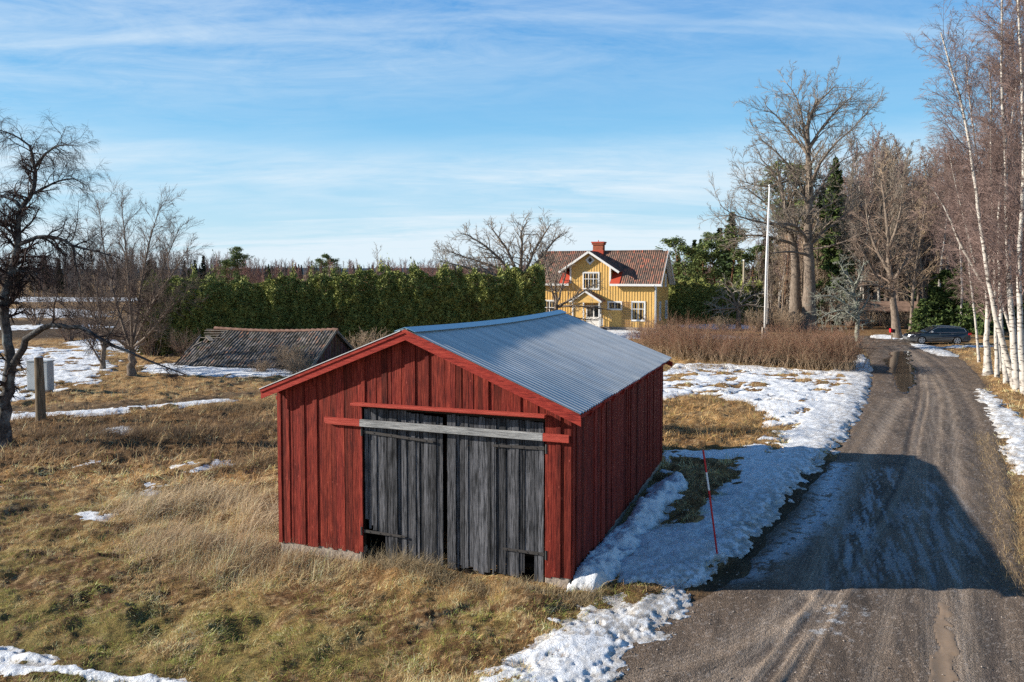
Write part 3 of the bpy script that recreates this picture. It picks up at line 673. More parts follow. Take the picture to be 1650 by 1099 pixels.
def grass_sheet(name, n, ylo, yhi, size, wid, label_kind='stuff', p=1.):
    nc = n//13; kx, ky = scatter(nc, ylo, yhi, p=p); ci = RNG.integers(0, nc, n); sd_ = .045*(1+ky[ci]*.03)
    x = kx[ci]+RNG.normal(0, 1, n)*sd_; y = ky[ci]+RNG.normal(0, 1, n)*sd_; cb_ = RNG.uniform(.5, 1.45, nc)[ci]; ca_ = RNG.normal(0, 1.1, nc)[ci]; chh = RNG.uniform(.6, 1.5, nc)[ci]
    rs = road_s(x, y); sn = snow_t(x, y)
    ok = (rs < -.12+.25*(RNG.uniform(0, 1, n)-.6)) & (sn < .018+.02*(RNG.uniform(0, 1, n) < .05)) & ~in_barn(x, y, .02)
    cl = fbm(x*1.6, y*1.6, 4, 100); cl2 = fbm(x*.45, y*.45, 3, 101)
    gr = np.clip(Z_GREEN(x, y)+.6*Z_GREEN2(x, y), 0, 1); wd = Z_WEED(x, y); tl = Z_TALL(x, y); oc = Z_OCHRE(x, y); dv = Z_DARKV(x, y)
    trk = sdpoly(x, y, TRACKP, 1.) > -.15; pl = Z_PLOUGH(x, y) > .5
    dens = np.clip(.45+1.5*(cl-.38)+.5*tl+.3*wd, .12, 1); ok &= (RNG.uniform(0, 1, n) < dens) & ~pl & ~(trk & (RNG.uniform(0, 1, n) < .8))
    x, y, cl, cl2, gr, wd, tl, oc, dv, rs, cb_, ca_, chh = [a[ok] for a in (x, y, cl, cl2, gr, wd, tl, oc, dv, rs, cb_, ca_, chh)]; n = len(x)
    z = gh(x, y, rs)-.01
    rnd = RNG.uniform(0, 1, n)
    h = size*(.4+.9*rnd**2)*(.45+1.1*cl)*(1-.45*gr)*(1+.45*wd)*(1+1.5*tl*(.3+cl2))*chh*(1-.4*dv)*(1+.25*oc)
    h *= .45+.55*ss(.0, 1.0, -rs)
    ang = fbm(x*.55, y*.55, 3, 102)*4*np.pi+ca_+RNG.normal(0, .6, n)
    ang = np.where(tl > .4, .15+RNG.normal(0, .9, n)+2.5*(cl2-.5), ang)
    lean = np.clip(.72+.35*(cl-.4)*2+RNG.normal(0, .28, n)+.1*tl, .02, 1.2)
    upst = RNG.uniform(0, 1, n) < .05+.08*tl+.05*wd; lean = np.where(upst, np.abs(RNG.normal(0, .25, n)), lean); lean = np.where((tl > .4) & ~upst, np.clip(RNG.normal(.95, .2, n), .4, 1.3), lean)
    a = RNG.uniform(0, 1, n); C = np.empty((n, 3))
    C[:] = lerp(np.broadcast_to(TAN*1.05, (n, 3)), STRAW*1.2, np.clip(a*1.1-.2+1.5*(cl-.45), 0, 1))
    C = lerp(C, np.array([.13, .07, .032]), np.clip((fbm(x*2.6, y*2.6, 4, 103)-.47)*6, 0, 1)*.85)
    C = lerp(C, np.array([.13, .085, .05])*(.6+.9*a[:, None]), wd*(.75*(RNG.uniform(0, 1, n) < .8)))
    C = lerp(C, np.array([.58, .45, .27])*(.6+.6*a[:, None]), tl*(RNG.uniform(0, 1, n) < .6))
    C = lerp(C, np.array([.34, .20, .075])*(.6+.8*a[:, None]), oc*.7)
    isg = RNG.uniform(0, 1, n) < (.03+.55*gr*ss(.42, .58, fbm(x*1.3, y*1.3, 4, 104))+.06*gr)*(1-wd)
    C = np.where(isg[:, None], np.array([.23, .25, .06])*(.65+.75*a[:, None]), C)
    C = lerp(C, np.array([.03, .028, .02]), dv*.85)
    C = C*cb_[:, None]*1.45
    V, F, Cc = blades(np.stack([x, y, z], 1), h, lean, ang, wid*(.6+.8*RNG.uniform(0, 1, n))*(1+.0*gr), C)
    o = mesh_np(name, V, F, M_GRASS, C=np.clip(Cc, 0, .8)); return o
tag(grass_sheet('matted_grass', 620000, 9.6, 22, .16, .0032), 'dead straw and green grass matted over the slope around the barn', 'grass', kind='stuff')
tag(grass_sheet('rough_grass', 330000, 22, 62, .24, .0085), 'brown rough grass covering the yard and far meadow between snow patches', 'grass', kind='stuff')
# long blown straw beside the barn's left wall and ragged tufts along its foot
def tuftline(name, pts, n, spread, h, lean_a, wid, colr):
    P = GP(*pts); t = RNG.uniform(0, len(P)-1.001, n); i = t.astype(int); f = (t-i)[:, None]; B = P[i]*(1-f)+P[i+1]*f
    cl = RNG.integers(0, max(4, n//45), n); off = RNG.normal(0, spread, (cl.max()+1, 2)); B = B+off[cl]*.8+RNG.normal(0, spread*.18, (n, 2))
    ok = ~in_barn(B[:, 0], B[:, 1], .0); B = B[ok]; n = len(B)
    hh = h*RNG.uniform(.35, 1.1, n); ang = lean_a+RNG.normal(0, .8, n); lean = np.clip(np.abs(RNG.normal(.35, .3, n))+RNG.uniform(0, .8, cl.max()+1)[cl][ok], 0, 1.25); ang = ang+RNG.normal(0, .9, cl.max()+1)[cl][ok]
    a = RNG.uniform(.5, 1.2, (n, 1)); V, F, C = blades(np.column_stack([B, gh(B[:, 0], B[:, 1])-.02]), hh, lean, ang, np.full(n, wid), np.array(colr)*a, .5)
    return V, F, C
parts = [tuftline('', [(200,830),(300,800),(420,830),(440,860)], 4200, .5, .85, .3, .0055, (.66, .52, .34)),
 tuftline('', [(230,880),(330,890),(440,900)], 5200, .45, .62, .1, .005, (.55, .42, .27)),
 tuftline('', [(330,930),(450,915),(570,935)], 3200, .35, .4, .2, .0045, (.44, .31, .18)),
 tuftline('', [(575,905),(640,925),(720,940)], 2600, .12, .55, 1.0, .003, (.46, .36, .22)),
 tuftline('', [(720,945),(820,955),(930,965),(960,960)], 2200, .18, .30, 1.2, .003, (.44, .34, .20)),
 tuftline('', [(60,700),(250,705),(440,690)], 6000, .9, .62, .2, .006, (.20, .14, .09)),
 tuftline('', [(350,760),(448,740)], 1800, .4, .5, .2, .0045, (.30, .21, .12)),
 tuftline('', [(320,660),(445,655)], 2500, .8, .5, .2, .006, (.32, .23, .13)),
 tuftline('', [(1070,640),(1230,650),(1240,700)], 2500, .8, .35, 2.5, .006, (.40, .27, .12)),
 tuftline('', [(1080,600),(1180,592),(1350,602)], 2500, 1.0, .5, 2.5, .008, (.36, .24, .12)),
 tuftline('', [(935,950),(960,905),(1000,868),(1050,800)], 900, .10, .25, 2.5, .003, (.14, .10, .06)),
 tuftline('', [(1590,700),(1625,800),(1650,950)], 5200, .45, .32, 2.8, .0045, (.42, .30, .16))]
V = []; F = []; C = []; k = 0
for a, b, c in parts: V.append(a); F.append(b+k); C.append(c); k += len(a)
tag(mesh_np('long_straw', np.vstack(V), np.vstack(F), M_GRASS, C=np.vstack(C)), 'long pale straw and dead weeds blown flat beside the barn wall', 'dry straw', kind='stuff')
# loose stones on the road
n = 9000; x, y = scatter(n, 9.8, 40, .8); rs = road_s(x, y); ok = (rs > -.5) & (RNG.uniform(0, 1, n) < .25+.75*(rs < .5)); x, y = x[ok], y[ok]; n = len(x)
s_ = RNG.uniform(.006, .017, n)*(1+y*.02); oc = np.array([(1,0,0),(0,1,0),(-1,0,0),(0,-1,0),(0,0,.7),(0,0,-.6)], float)
V = np.column_stack([x, y, gbase(x, y)-.052])[:, None, :]+oc[None]*s_[:, None, None]*RNG.uniform(.6, 1.4, (n, 6, 1))
k = np.arange(n)[:, None, None]*6; F = (k+np.array([(0,1,4),(1,2,4),(2,3,4),(3,0,4),(1,0,5),(2,1,5),(3,2,5),(0,3,5)])[None]).reshape(-1, 3)
Cs = np.repeat(np.array([.26, .22, .19])*RNG.uniform(.5, 1.5, (n, 1)), 6, 0)
tag(mesh_np('loose_gravel', V.reshape(-1, 3), F, attr_mat('stone', .9), C=Cs), 'loose stones scattered over the gravel road', 'gravel', kind='stuff')
# ================================================================ TREES
def unit(v): return v/np.maximum(np.linalg.norm(v, axis=-1, keepdims=True), 1e-9)
def branch_set(O, D, L, R0, npt=6, wig=.15, grav=0., rng=RNG, rtip=.25):
    """polylines (B,npt,3), radii (B,npt)"""
    B = len(O); P = np.empty((B, npt, 3)); P[:, 0] = O; d = unit(D.copy())
    for i in range(1, npt):
        d = unit(d+rng.normal(0, wig, (B, 3))+np.array([0, 0, grav])*(1 if np.isscalar(grav) else 1))
        P[:, i] = P[:, i-1]+d*(L/(npt-1))[:, None]
    t = np.linspace(0, 1, npt); return P, R0[:, None]*(1-(1-rtip)*t[None, :])
def children(P, Rd, per, start, ang, ratio, rr, rng=RNG, tip=.55, end=.98, angj=.2, rmin=.003, updir=0.):
    B, N, _ = P.shape; m = per; t = start+(end-start)*(np.arange(m)[None, :]+rng.uniform(0, 1, (B, m)))/m
    f = t*(N-1); i = np.minimum(f.astype(int), N-2); g = (f-i)[..., None]; b = np.arange(B)[:, None]
    O = P[b, i]*(1-g)+P[b, i+1]*g; T = unit(P[b, i+1]-P[b, i]); r = (Rd[b, i]*(1-g[..., 0])+Rd[b, i+1]*g[..., 0])
    pr = unit(np.cross(T, rng.normal(0, 1, (B, m, 3)))); a = R(ang)+rng.normal(0, angj, (B, m))
    D = T*np.cos(a)[..., None]+pr*np.sin(a)[..., None]; D[..., 2] += updir
    L = np.linalg.norm(np.diff(P, axis=1), axis=2).sum(1)[:, None]*ratio*(1-(1-tip)*(t-start)/(end-start+1e-6))*rng.uniform(.6, 1.25, (B, m))
    return O.reshape(-1, 3), D.reshape(-1, 3), L.ravel(), np.maximum(r.ravel()*rr, rmin)
def tubes(P, Rd, n):
    B, N, _ = P.shape; T = np.empty_like(P); T[:, 1:-1] = P[:, 2:]-P[:, :-2]; T[:, 0] = P[:, 1]-P[:, 0]; T[:, -1] = P[:, -1]-P[:, -2]; T = unit(T)
    ref = np.where(np.abs(T[:, :1, 2:3]) > .8, np.array([1., 0, 0]), np.array([0, 0, 1.])); A = unit(np.cross(T, np.broadcast_to(ref, T.shape))); Bn = np.cross(T, A)
    th = np.arange(n)*2*np.pi/n
    V = P[:, :, None]+(A[:, :, None]*np.cos(th)[None, None, :, None]+Bn[:, :, None]*np.sin(th)[None, None, :, None])*Rd[:, :, None, None]
    I = np.arange(B*N*n).reshape(B, N, n); J = np.roll(I, -1, 2)
    F = np.stack([I[:, :-1], J[:, :-1], J[:, 1:], I[:, 1:]], -1).reshape(-1, 4); return V.reshape(-1, 3), F
class Acc:
    def __init__(s): s.V = []; s.F = []; s.n = 0
    def tube(s, P, Rd, n): v, f = tubes(P, Rd, n); s.V.append(v); s.F.append(f+s.n); s.n += len(v)
    def quads(s, v): # (k,4,3)
        k = len(v); s.V.append(v.reshape(-1, 3)); s.F.append(np.arange(k*4).reshape(k, 4)+s.n); s.n += k*4
    def build(s, name, mat, parent, sm=False): return mesh_np(name, np.vstack(s.V), np.vstack(s.F), mat, parent, smoothf=sm)
def poly_branch(pts, rad, npt=14):
    """one hand-placed limb: points (k,3), radii (k) -> smooth (1,npt,3)"""
    P = np.column_stack([np.array(pts, float), np.array(rad, float)]); P = smooth(P, 2)
    d = np.r_[0, np.cumsum(np.linalg.norm(np.diff(P[:, :3], axis=0), axis=1))]; t = np.linspace(0, d[-1], npt)
    Q = np.column_stack([np.interp(t, d, P[:, k]) for k in range(4)]); return Q[None, :, :3], Q[None, :, 3]
def bark(name, lo, hi, sc_=(14, 14, 3), dark=None, rough=.9):
    t = NT(name, rough, .15); n = t.noise(1., 6, t.coord(sc_), .65, .5); c = t.ramp(n, [(.33, lo), (.62, hi)])
    if dark: c = t.mix(c, dark, t.ramp(t.noise(2.2, 4, t.coord()), [(.5, 0.), (.65, .7)]))
    t.color(c); t.bump(n, .03); return t.m
M_TWIG = flat_mat('brown_twigs', (.24, .175, .135), .9, .1, var=.3, sc_=1.5)
M_TWIGR = flat_mat('purplish_birch_twigs', (.235, .165, .145), .9, .1, var=.3, sc_=1.5)
M_TWIGF = flat_mat('fine_grey_brown_twigs', (.15, .115, .095), .9, .1, var=.3, sc_=1.5)
M_TWIGG = flat_mat('grey_twigs', (.27, .225, .18), .9, .1, var=.3, sc_=1.5)
M_TWIGD = flat_mat('dark_twigs', (.055, .038, .034), .9, .1, var=.3, sc_=1.5)
M_TWIGB = flat_mat('tan_twigs', (.35, .26, .18), .9, .1, var=.3, sc_=1.5)  # plain tan base colour, tone varies at random
M_BARK = bark('grey_brown_bark', (.075, .055, .042), (.27, .215, .17))
M_BARKD = bark('dark_lichened_bark', (.02, .018, .016), (.10, .09, .085), (7, 7, 5), (.24, .26, .25))
M_BARKL = bark('silver_lichen_bark', (.12, .12, .10), (.30, .30, .26), (12, 12, 8), (.30, .34, .26))
t = NT('birch_bark', .7, .2)
h = t.noise(1., 3, t.coord((2.2, 2.2, 7.5)), .5, .3); h2 = t.noise(1., 4, t.coord((1.8, 1.8, 3.0)), .6, .8)
c = t.ramp(h, [(.36, (.06, .05, .045)), (.44, (.50, .46, .41))]); c = t.mix(c, (.06, .05, .045), t.ramp(h2, [(.55, 0.), (.62, .9)]))
# rough dark bark low on the stem
zc = t.n('ShaderNodeSeparateXYZ', {0: t.coord()}).outputs[2]; c = t.mix(c, (.16, .13, .11), t.math('MULTIPLY', t.ramp(zc, [(.0, .75), (.9, 0.)]), t.ramp(h2, [(.42, 0.), (.55, 1.)])))
t.color(c); M_BIRCH = t.m
t = NT('spruce_needles', .8, .15); v = t.coord(); n = t.noise(.9, 4, v, .7); n2 = t.noise(5., 3, v)
t.color(t.mix(t.ramp(n, [(.3, (.03, .058, .022)), (.7, (.09, .125, .035))]), (.16, .18, .045), t.ramp(n2, [(.5, 0.), (.7, .6)]))); M_SPR = t.m
t = NT('pine_needles', .8, .15); v = t.coord(); n = t.noise(.8, 4, v, .7)
t.color(t.ramp(n, [(.3, (.055, .09, .035)), (.55, (.14, .18, .06)), (.75, (.24, .24, .08))])); M_PINE = t.m
t = NT('hedge_needles', .75, .2); v = t.coord(); n = t.noise(.55, 4, v, .65); n2 = t.noise(3.2, 4, v, .65)
c = t.mix(t.ramp(n2, [(.3, (.09, .115, .032)), (.5, (.225, .25, .068)), (.7, (.42, .40, .13))]), (.10, .05, .02), t.ramp(n, [(.56, 0.), (.66, .6)])); t.color(c); M_HEDGE = t.m
def at3(px, py, Y): return tuple(at(px, py, Y))
def hero(name, Y, limbs, rng, lv, mat_t, mat_c, label, cat, group=None, jit=1.0, parts=('trunk', 'crown'), sides=8):
    """limbs: list of (pixel points with optional depth offset, r0, r1); lv: list of dicts for successive twig orders"""
    p0 = limbs[0][0][0]; base = np.array(at(p0[0], p0[1], Y)); base[2] = 0.; base = np.array([base[0], Y, float(gh(base[0], Y))])
    root = empty(name, base, 0, label, cat, group); tr = Acc(); sets = []
    for pts, r0, r1, npt in limbs:
        Q = [np.array(at(p[0], p[1], Y+(p[2] if len(p) > 2 else 0.)))-base for p in pts]
        if pts[0] is p0 or tuple(pts[0][:2]) == tuple(p0[:2]): Q[0][2] = -.15
        rad = np.linspace(r0, r1, len(Q)); P, Rd = poly_branch(Q, rad, npt); P[0, 1:-1] += rng.normal(0, 1, (npt-2, 3))*np.minimum(Rd[0, 1:-1, None]*.22, .03)*jit*(.5 if cat == 'birch tree' else 1)
        if tuple(pts[0][:2]) == tuple(p0[:2]): Rd = Rd*(1+.55*np.exp(-np.linspace(0, 1, npt)*11))
        tr.tube(P, Rd, sides); sets.append((P, Rd))
    cr = Acc(); cur = sets
    for k, q in enumerate(lv):
        nxt = []
        for P, Rd in cur:
            Ln = np.linalg.norm(np.diff(P, axis=1), axis=2).sum(1).mean()
            per = q['per'] if k else max(2, int(round(q['per']*Ln)))
            O, D, L, r = children(P, Rd, per, q.get('start', .15), q.get('ang', 45), q['ratio'], q.get('rr', .5), rng, q.get('tip', .5), rmin=q.get('rmin', .004), updir=q.get('up', 0.))
            if 'len' in q: L = q['len']*rng.uniform(.5, 1.2, len(O))*(L/L.mean())**.3
            if k == 0:  # where many limbs bear boughs keep the low stem bare
                m = (O[:, 2] > q.get('zmin', 0)) | ((rng.uniform(0, 1, len(O)) < q.get('lowfrac', 0)) & (O[:, 2] > 1.2)); O, D, L, r = O[m], D[m], L[m], r[m]
            if len(O) == 0: continue
            nxt.append(branch_set(O, D, L, r, q.get('npt', 6), q.get('wig', .14), q.get('grav', 0.), rng))
        cur = nxt
        for P, Rd in cur: (tr if q.get('trunk') else cr).tube(P, Rd, q.get('sides', 3))
    tr.build(parts[0], mat_t, root, True); cr.build(parts[1], mat_c, root); return root
def make_bare(name, H, r0, rng, mat_t, mat_c, lv, lean=.03, wig=.05, start_=.3, label=None, cat='tree', group=None, stems=1, spread=0.):
    root = empty(name, (0, 0, 0), 0, label, cat, group); tr = Acc(); cr = Acc()
    O = np.zeros((stems, 3)); O[:, :2] = rng.normal(0, .12*(stems > 1), (stems, 2)); O[:, 2] = -.15
    a = rng.uniform(0, 6.28, stems); D = np.stack([np.cos(a)*spread, np.sin(a)*spread, np.ones(stems)], 1)+rng.normal(0, lean, (stems, 3))
    P, Rd = branch_set(O, D, H*rng.uniform(.85, 1.05, stems), np.full(stems, r0), 14, wig, .06, rng, .06)
    tr.tube(P, Rd, 7)
    for k, q in enumerate(lv):
        O, D, L, r = children(P, Rd, q['per'], q.get('start', start_ if k == 0 else .15), q.get('ang', 45), q['ratio'], q.get('rr', .45), rng, q.get('tip', .5), rmin=q.get('rmin', .005), updir=q.get('up', 0.))
        P, Rd = branch_set(O, D, L, r, q.get('npt', 5), q.get('wig', .13), q.get('grav', .03), rng)
        (tr if q.get('trunk') else cr).tube(P, Rd, q.get('sides', 3))
    tr.build('trunk', mat_t, root, True); cr.build('crown', mat_c, root); return root
def sprays(C, size, rng, droop=.3, asp=.42, out=None):
    n = len(C); a = rng.uniform(0, 6.28, n); d = np.stack([np.cos(a), np.sin(a), rng.normal(-droop, .35, n)], 1)
    if out is not None: d = d*.6+out
    d = unit(d); s = unit(np.cross(d, rng.normal(0, 1, (n, 3)))); L = size*rng.uniform(.5, 1.3, n)[:, None]
    w = s*L*asp*.5; return np.stack([C-d*L*.5-w*.3, C-d*L*.05-w, C+d*L*.5, C-d*L*.05+w], 1)
def make_spruce(name, H, W, rng, mat, nb=90, per=46, size=.5, label=None, group=None, low=.04, shape=1.):
    root = empty(name, (0, 0, 0), 0, label, 'spruce tree', group)
    P, Rd = branch_set(np.array([[0, 0, -.1]]), np.array([[0, 0, 1.]]), np.array([H]), np.array([H*.014]), 10, .01, 0, rng, .05)
    tr = Acc(); tr.tube(P, Rd, 7)
    t = low+(1-low)*np.sqrt(rng.uniform(0, 1, nb)) if shape > 1 else low+(1-low)*rng.uniform(0, 1, nb)
    a = rng.uniform(0, 6.28, nb); L = W*(1-t)**.85*rng.uniform(.65, 1.15, nb)+.12
    O = np.stack([t*0, t*0, t*H], 1); D = np.stack([np.cos(a), np.sin(a), -.12+.55*t], 1)
    B, Br = branch_set(O, D, L, np.full(nb, .03), 6, .07, -.02, rng); tr.tube(B, Br, 3)
    u = rng.uniform(.12, 1.03, (nb, per)); f = u*5; i = np.minimum(f.astype(int), 4); g = (f-i)[..., None]; b = np.arange(nb)[:, None]
    C = B[b, i]*(1-g)+B[b, i+1]*g; wd = (L[:, None]*.20*(1.1-u))[..., None]
    C = (C+rng.normal(0, 1, C.shape)*wd*[1, 1, .35]).reshape(-1, 3); C[:, 2] -= rng.exponential(size*.28, len(C))
    out = np.repeat(unit(D), per, 0)*.7; q = sprays(C, size, rng, .45, .4, out); cr = Acc(); cr.quads(q)
    tr.build('trunk', M_BARKD, root, True); cr.build('crown', mat, root); return root
def make_pine(name, H, W, rng, mat, nb=26, per=150, size=.45, label=None, group=None, low=.5):
    root = empty(name, (0, 0, 0), 0, label, 'pine tree', group)
    P, Rd = branch_set(np.array([[0, 0, -.1]]), np.array([[.03, 0, 1.]]), np.array([H]), np.array([H*.016]), 10, .04, .02, rng, .2)
    tr = Acc(); tr.tube(P, Rd, 7); O, D, L, r = children(P, Rd, nb, low, 68, .0001, .5, rng, .5)
    h = O[:, 2]/H; L = W*np.sin(np.clip((h-low+.10)/(1.08-low), 0, 1)*np.pi)**.6*rng.uniform(.6, 1.15, len(O))+.3
    B, Br = branch_set(O, D, L, np.maximum(r, .03), 6, .14, .06, rng); tr.tube(B, Br, 4)
    O2, D2, L2, r2 = children(B, Br, 6, .35, 40, .4, .5, rng, .6); B2, Br2 = branch_set(O2, D2, L2, r2*0+.015, 4, .1, .08, rng); tr.tube(B2, Br2, 3)
    tips = B2[:, -1]; k = max(8, per*nb//len(tips)); C = np.repeat(tips, k, 0)+rng.normal(0, 1, (len(tips)*k, 3))*np.array([.36, .36, .2])*W*.33
    cr = Acc(); cr.quads(sprays(C, size, rng, -.1, .35)); tr.build('trunk', bark('pine_bark', (.09, .045, .025), (.27, .14, .08)), root, True); cr.build('crown', mat, root); return root
def place(src, x, y, s=1., rz=None, label=None, name=None, first=False, z=None, tilt=0.):
    o = src if first else copy_tree(src); o.location = (x, y, float(gh(x, y))-.05 if z is None else z); o.scale = (s, s, s)
    o.rotation_euler = (tilt*math.cos(x*7), tilt*math.sin(y*5), random.uniform(0, 6.28) if rz is None else rz)
    if label: o['label'] = label
    return o
# ================================================================ HEDGES
def plant_stuff_mesh(V, F, C=None): pass
def green_hedge(name, A, B, hA, hB, thick, n, size, mat, rng, label, group=None, step=1.25):
    A = np.array(A, float); B = np.array(B, float); Ln = np.linalg.norm(B-A); d = (B-A)/Ln; nrm = np.array([d[1], -d[0]])
    if nrm[1] > 0: nrm = -nrm
    root = empty(name, (A[0], A[1], float(gbase(A[0], A[1]))), 0, label, 'hedge', group)
    s = rng.uniform(0, Ln, n); u = rng.uniform(0, 1, n)
    k = np.round(s/step); ph = (s/step-k)*2          # -1..1 inside one plant
    top = (hA+(hB-hA)*s/Ln)*(.97+.06*vn(s*1.1, s*0, 5))+.6*(vn(s*.45, s*0, 9)-.5)+.75*(vn(s*1.35, s*0, 19)-.5)
    z = top*u
    w = thick*.5*(.55+.45*np.minimum(1, (1-u)*6)**.6)*(1+.65*(vn(s*.95+.25*vn(z*.8, s*0, 6), z*.22, 3)-.5)+.35*(vn(s*2.6, z*1.8, 4)-.5))
    side = np.where(rng.uniform(0, 1, n) < .72, 1, rng.uniform(-1, 1, n)); dep = w*side-np.abs(rng.normal(0, .12, n))*np.sign(side)
    C = np.column_stack([d[0]*s+nrm[0]*dep, d[1]*s+nrm[1]*dep, z+rng.normal(0, .05, n)])
    spk = rng.uniform(0, 1, n) < .02; kj = _h(k, k*0, 77)*step                  # leaders sticking out of the top
    C[spk, 2] = top[spk]+rng.exponential(.15, spk.sum())*(.3+1.6*_h(k, k*0, 8)[spk]); C[spk, 0] = (d[0]*(k*step+kj))[spk]+rng.normal(0, .12, spk.sum()); C[spk, 1] = (d[1]*(k*step+kj))[spk]+rng.normal(0, .2, spk.sum())
    end = rng.uniform(0, 1, n) < .05
    C[end, 0] = (d[0]*Ln)+rng.uniform(-.3, .25, end.sum())+nrm[0]*rng.uniform(-1, 1, end.sum())*thick*.4; C[end, 1] = d[1]*Ln+nrm[1]*rng.uniform(-1, 1, end.sum())*thick*.4
    out = np.tile(np.array([nrm[0], nrm[1], .25])*.7, (n, 1)); out[spk] = (0, 0, 1.6); q = sprays(C, size, rng, .15, .45, out)
    a = Acc(); a.quads(q); a.build('foliage', mat, root)
    # stems and the dense inner growth
    t = Acc(); ks = np.arange(.5, Ln/step)*step; O = np.column_stack([d[0]*ks, d[1]*ks, ks*0-.1]); P, Rd = branch_set(O, np.tile([0, 0, 1.], (len(ks), 1)), np.full(len(ks), min(hA, hB)*.95), np.full(len(ks), .09), 6, .03, 0, rng)
    t.tube(P, Rd, 5); t.build('stems', M_BARKD, root)
    ii = Acc(); S = np.linspace(0, Ln, int(Ln/.5)); cs = []
    for s0, s1 in zip(S[:-1], S[1:]):
        h0 = (hA+(hB-hA)*s0/Ln)*.80; h1 = (hA+(hB-hA)*s1/Ln)*.80; o = nrm*thick*.18
        for sg in (1, -1):
            p = [d*s0+o*sg, d*s1+o*sg]; ii.quads(np.array([[[p[0][0], p[0][1], .1], [p[1][0], p[1][1], .1], [p[1][0]*1, p[1][1], h1], [p[0][0], p[0][1], h0]]]))
        ii.quads(np.array([[[*(d*s0+o), h0], [*(d*s1+o), h1], [*(d*s1-o), h1], [*(d*s0-o), h0]]]))
    ii.build('inner_growth', mat, root); return root
rg = np.random.default_rng(5)
green_hedge('spruce_hedge', at(240, 560, 60)[:2], at(872, 560, 62.5)[:2], 5.6, 6.75, 3.0, 230000, .23, M_HEDGE, rg, 'tall dark green spruce hedge stretching behind the low tiled shed')
green_hedge('spruce_hedge', at(1070, 520, 86)[:2], at(1222, 520, 90)[:2], 4.7, 4.6, 2.4, 40000, .27, M_HEDGE, rg, 'clipped green spruce hedge to the right of the yellow house')
# dense spruce clumps at the ragged left end of the hedge
sp0 = make_spruce('spruce_tree', 5.2, 1.9, rg, M_HEDGE, 80, 60, .34)
for i, (px, Y, s, lb) in enumerate([(252, 60.5, .86, 'small dark spruce at the ragged left end of the tall hedge'), (283, 61.5, 1.02, 'dark spruce merging into the left end of the tall hedge')]):
    p = at(px, 560, Y); place(sp0, p[0], p[1], s, first=(i == 0), label=lb)
# bare brown shrub hedge
def shrub_hedge(line, height, thick, n, rng, label):
    P = np.array([at(a, b, Y)[:2] for a, b, Y in line]); t = rng.uniform(0, len(P)-1.001, n); i = t.astype(int); f = (t-i)[:, None]; B = P[i]*(1-f)+P[i+1]*f
    d = unit(P[i+1]-P[i]); nr = np.column_stack([-d[:, 1], d[:, 0]]); nr = nr*np.sign(nr[:, 1:2]); B = B+nr*rng.uniform(0, thick, (n, 1))
    cl = rng.normal(0, .22, (n, 2)); B = np.round(B/.75)*.75+cl*1.1
    root = empty('shrub_hedge', (P[-1][0], P[-1][1], 0), 0, label, 'hedge'); O = np.column_stack([B-P[-1], np.zeros(n)-.05])
    a = rng.uniform(0, 6.28, n); sp = rng.uniform(.05, .75, n); D = np.column_stack([np.cos(a)*sp, np.sin(a)*sp, np.ones(n)])
    hm = height*(.55+.85*fbm(B[:, 0]*.8, B[:, 1]*.8, 3, 5)); L = hm*rng.uniform(.6, 1.05, n)
    S, Sr = branch_set(O, D, L, rng.uniform(.008, .017, n), 6, .09, -.01, rng, .3); st = Acc(); st.tube(S, Sr, 3)
    o1 = children(S, Sr, 6, .25, 26, .42, .6, rng, .7, rmin=.005); Q, Qr = branch_set(*o1, 4, .14, .05, rng); st.tube(Q, Qr, 3); st.build('stems', flat_mat('tan_stems', (.36, .26, .17), .85, .1, var=.35, sc_=1.2), root)
    o2 = children(Q, Qr, 4, .25, 30, .6, .7, rng, .8, rmin=.0045); W, Wr = branch_set(*o2, 3, .15, .06, rng); tw = Acc(); tw.tube(W, Wr, 3); tw.build('twigs', flat_mat('russet_twigs', (.30, .165, .11), .85, .1, var=.35, sc_=.8), root)
    return root
shrub_hedge([(1008, 560, 57), (1080, 585, 51.5), (1180, 590, 48.5), (1300, 597, 45.8), (1372, 602, 44.6)], 2.3, 3.2, 1900, rg, 'waist-high bare russet shrub hedge between the snow and the flagpole')
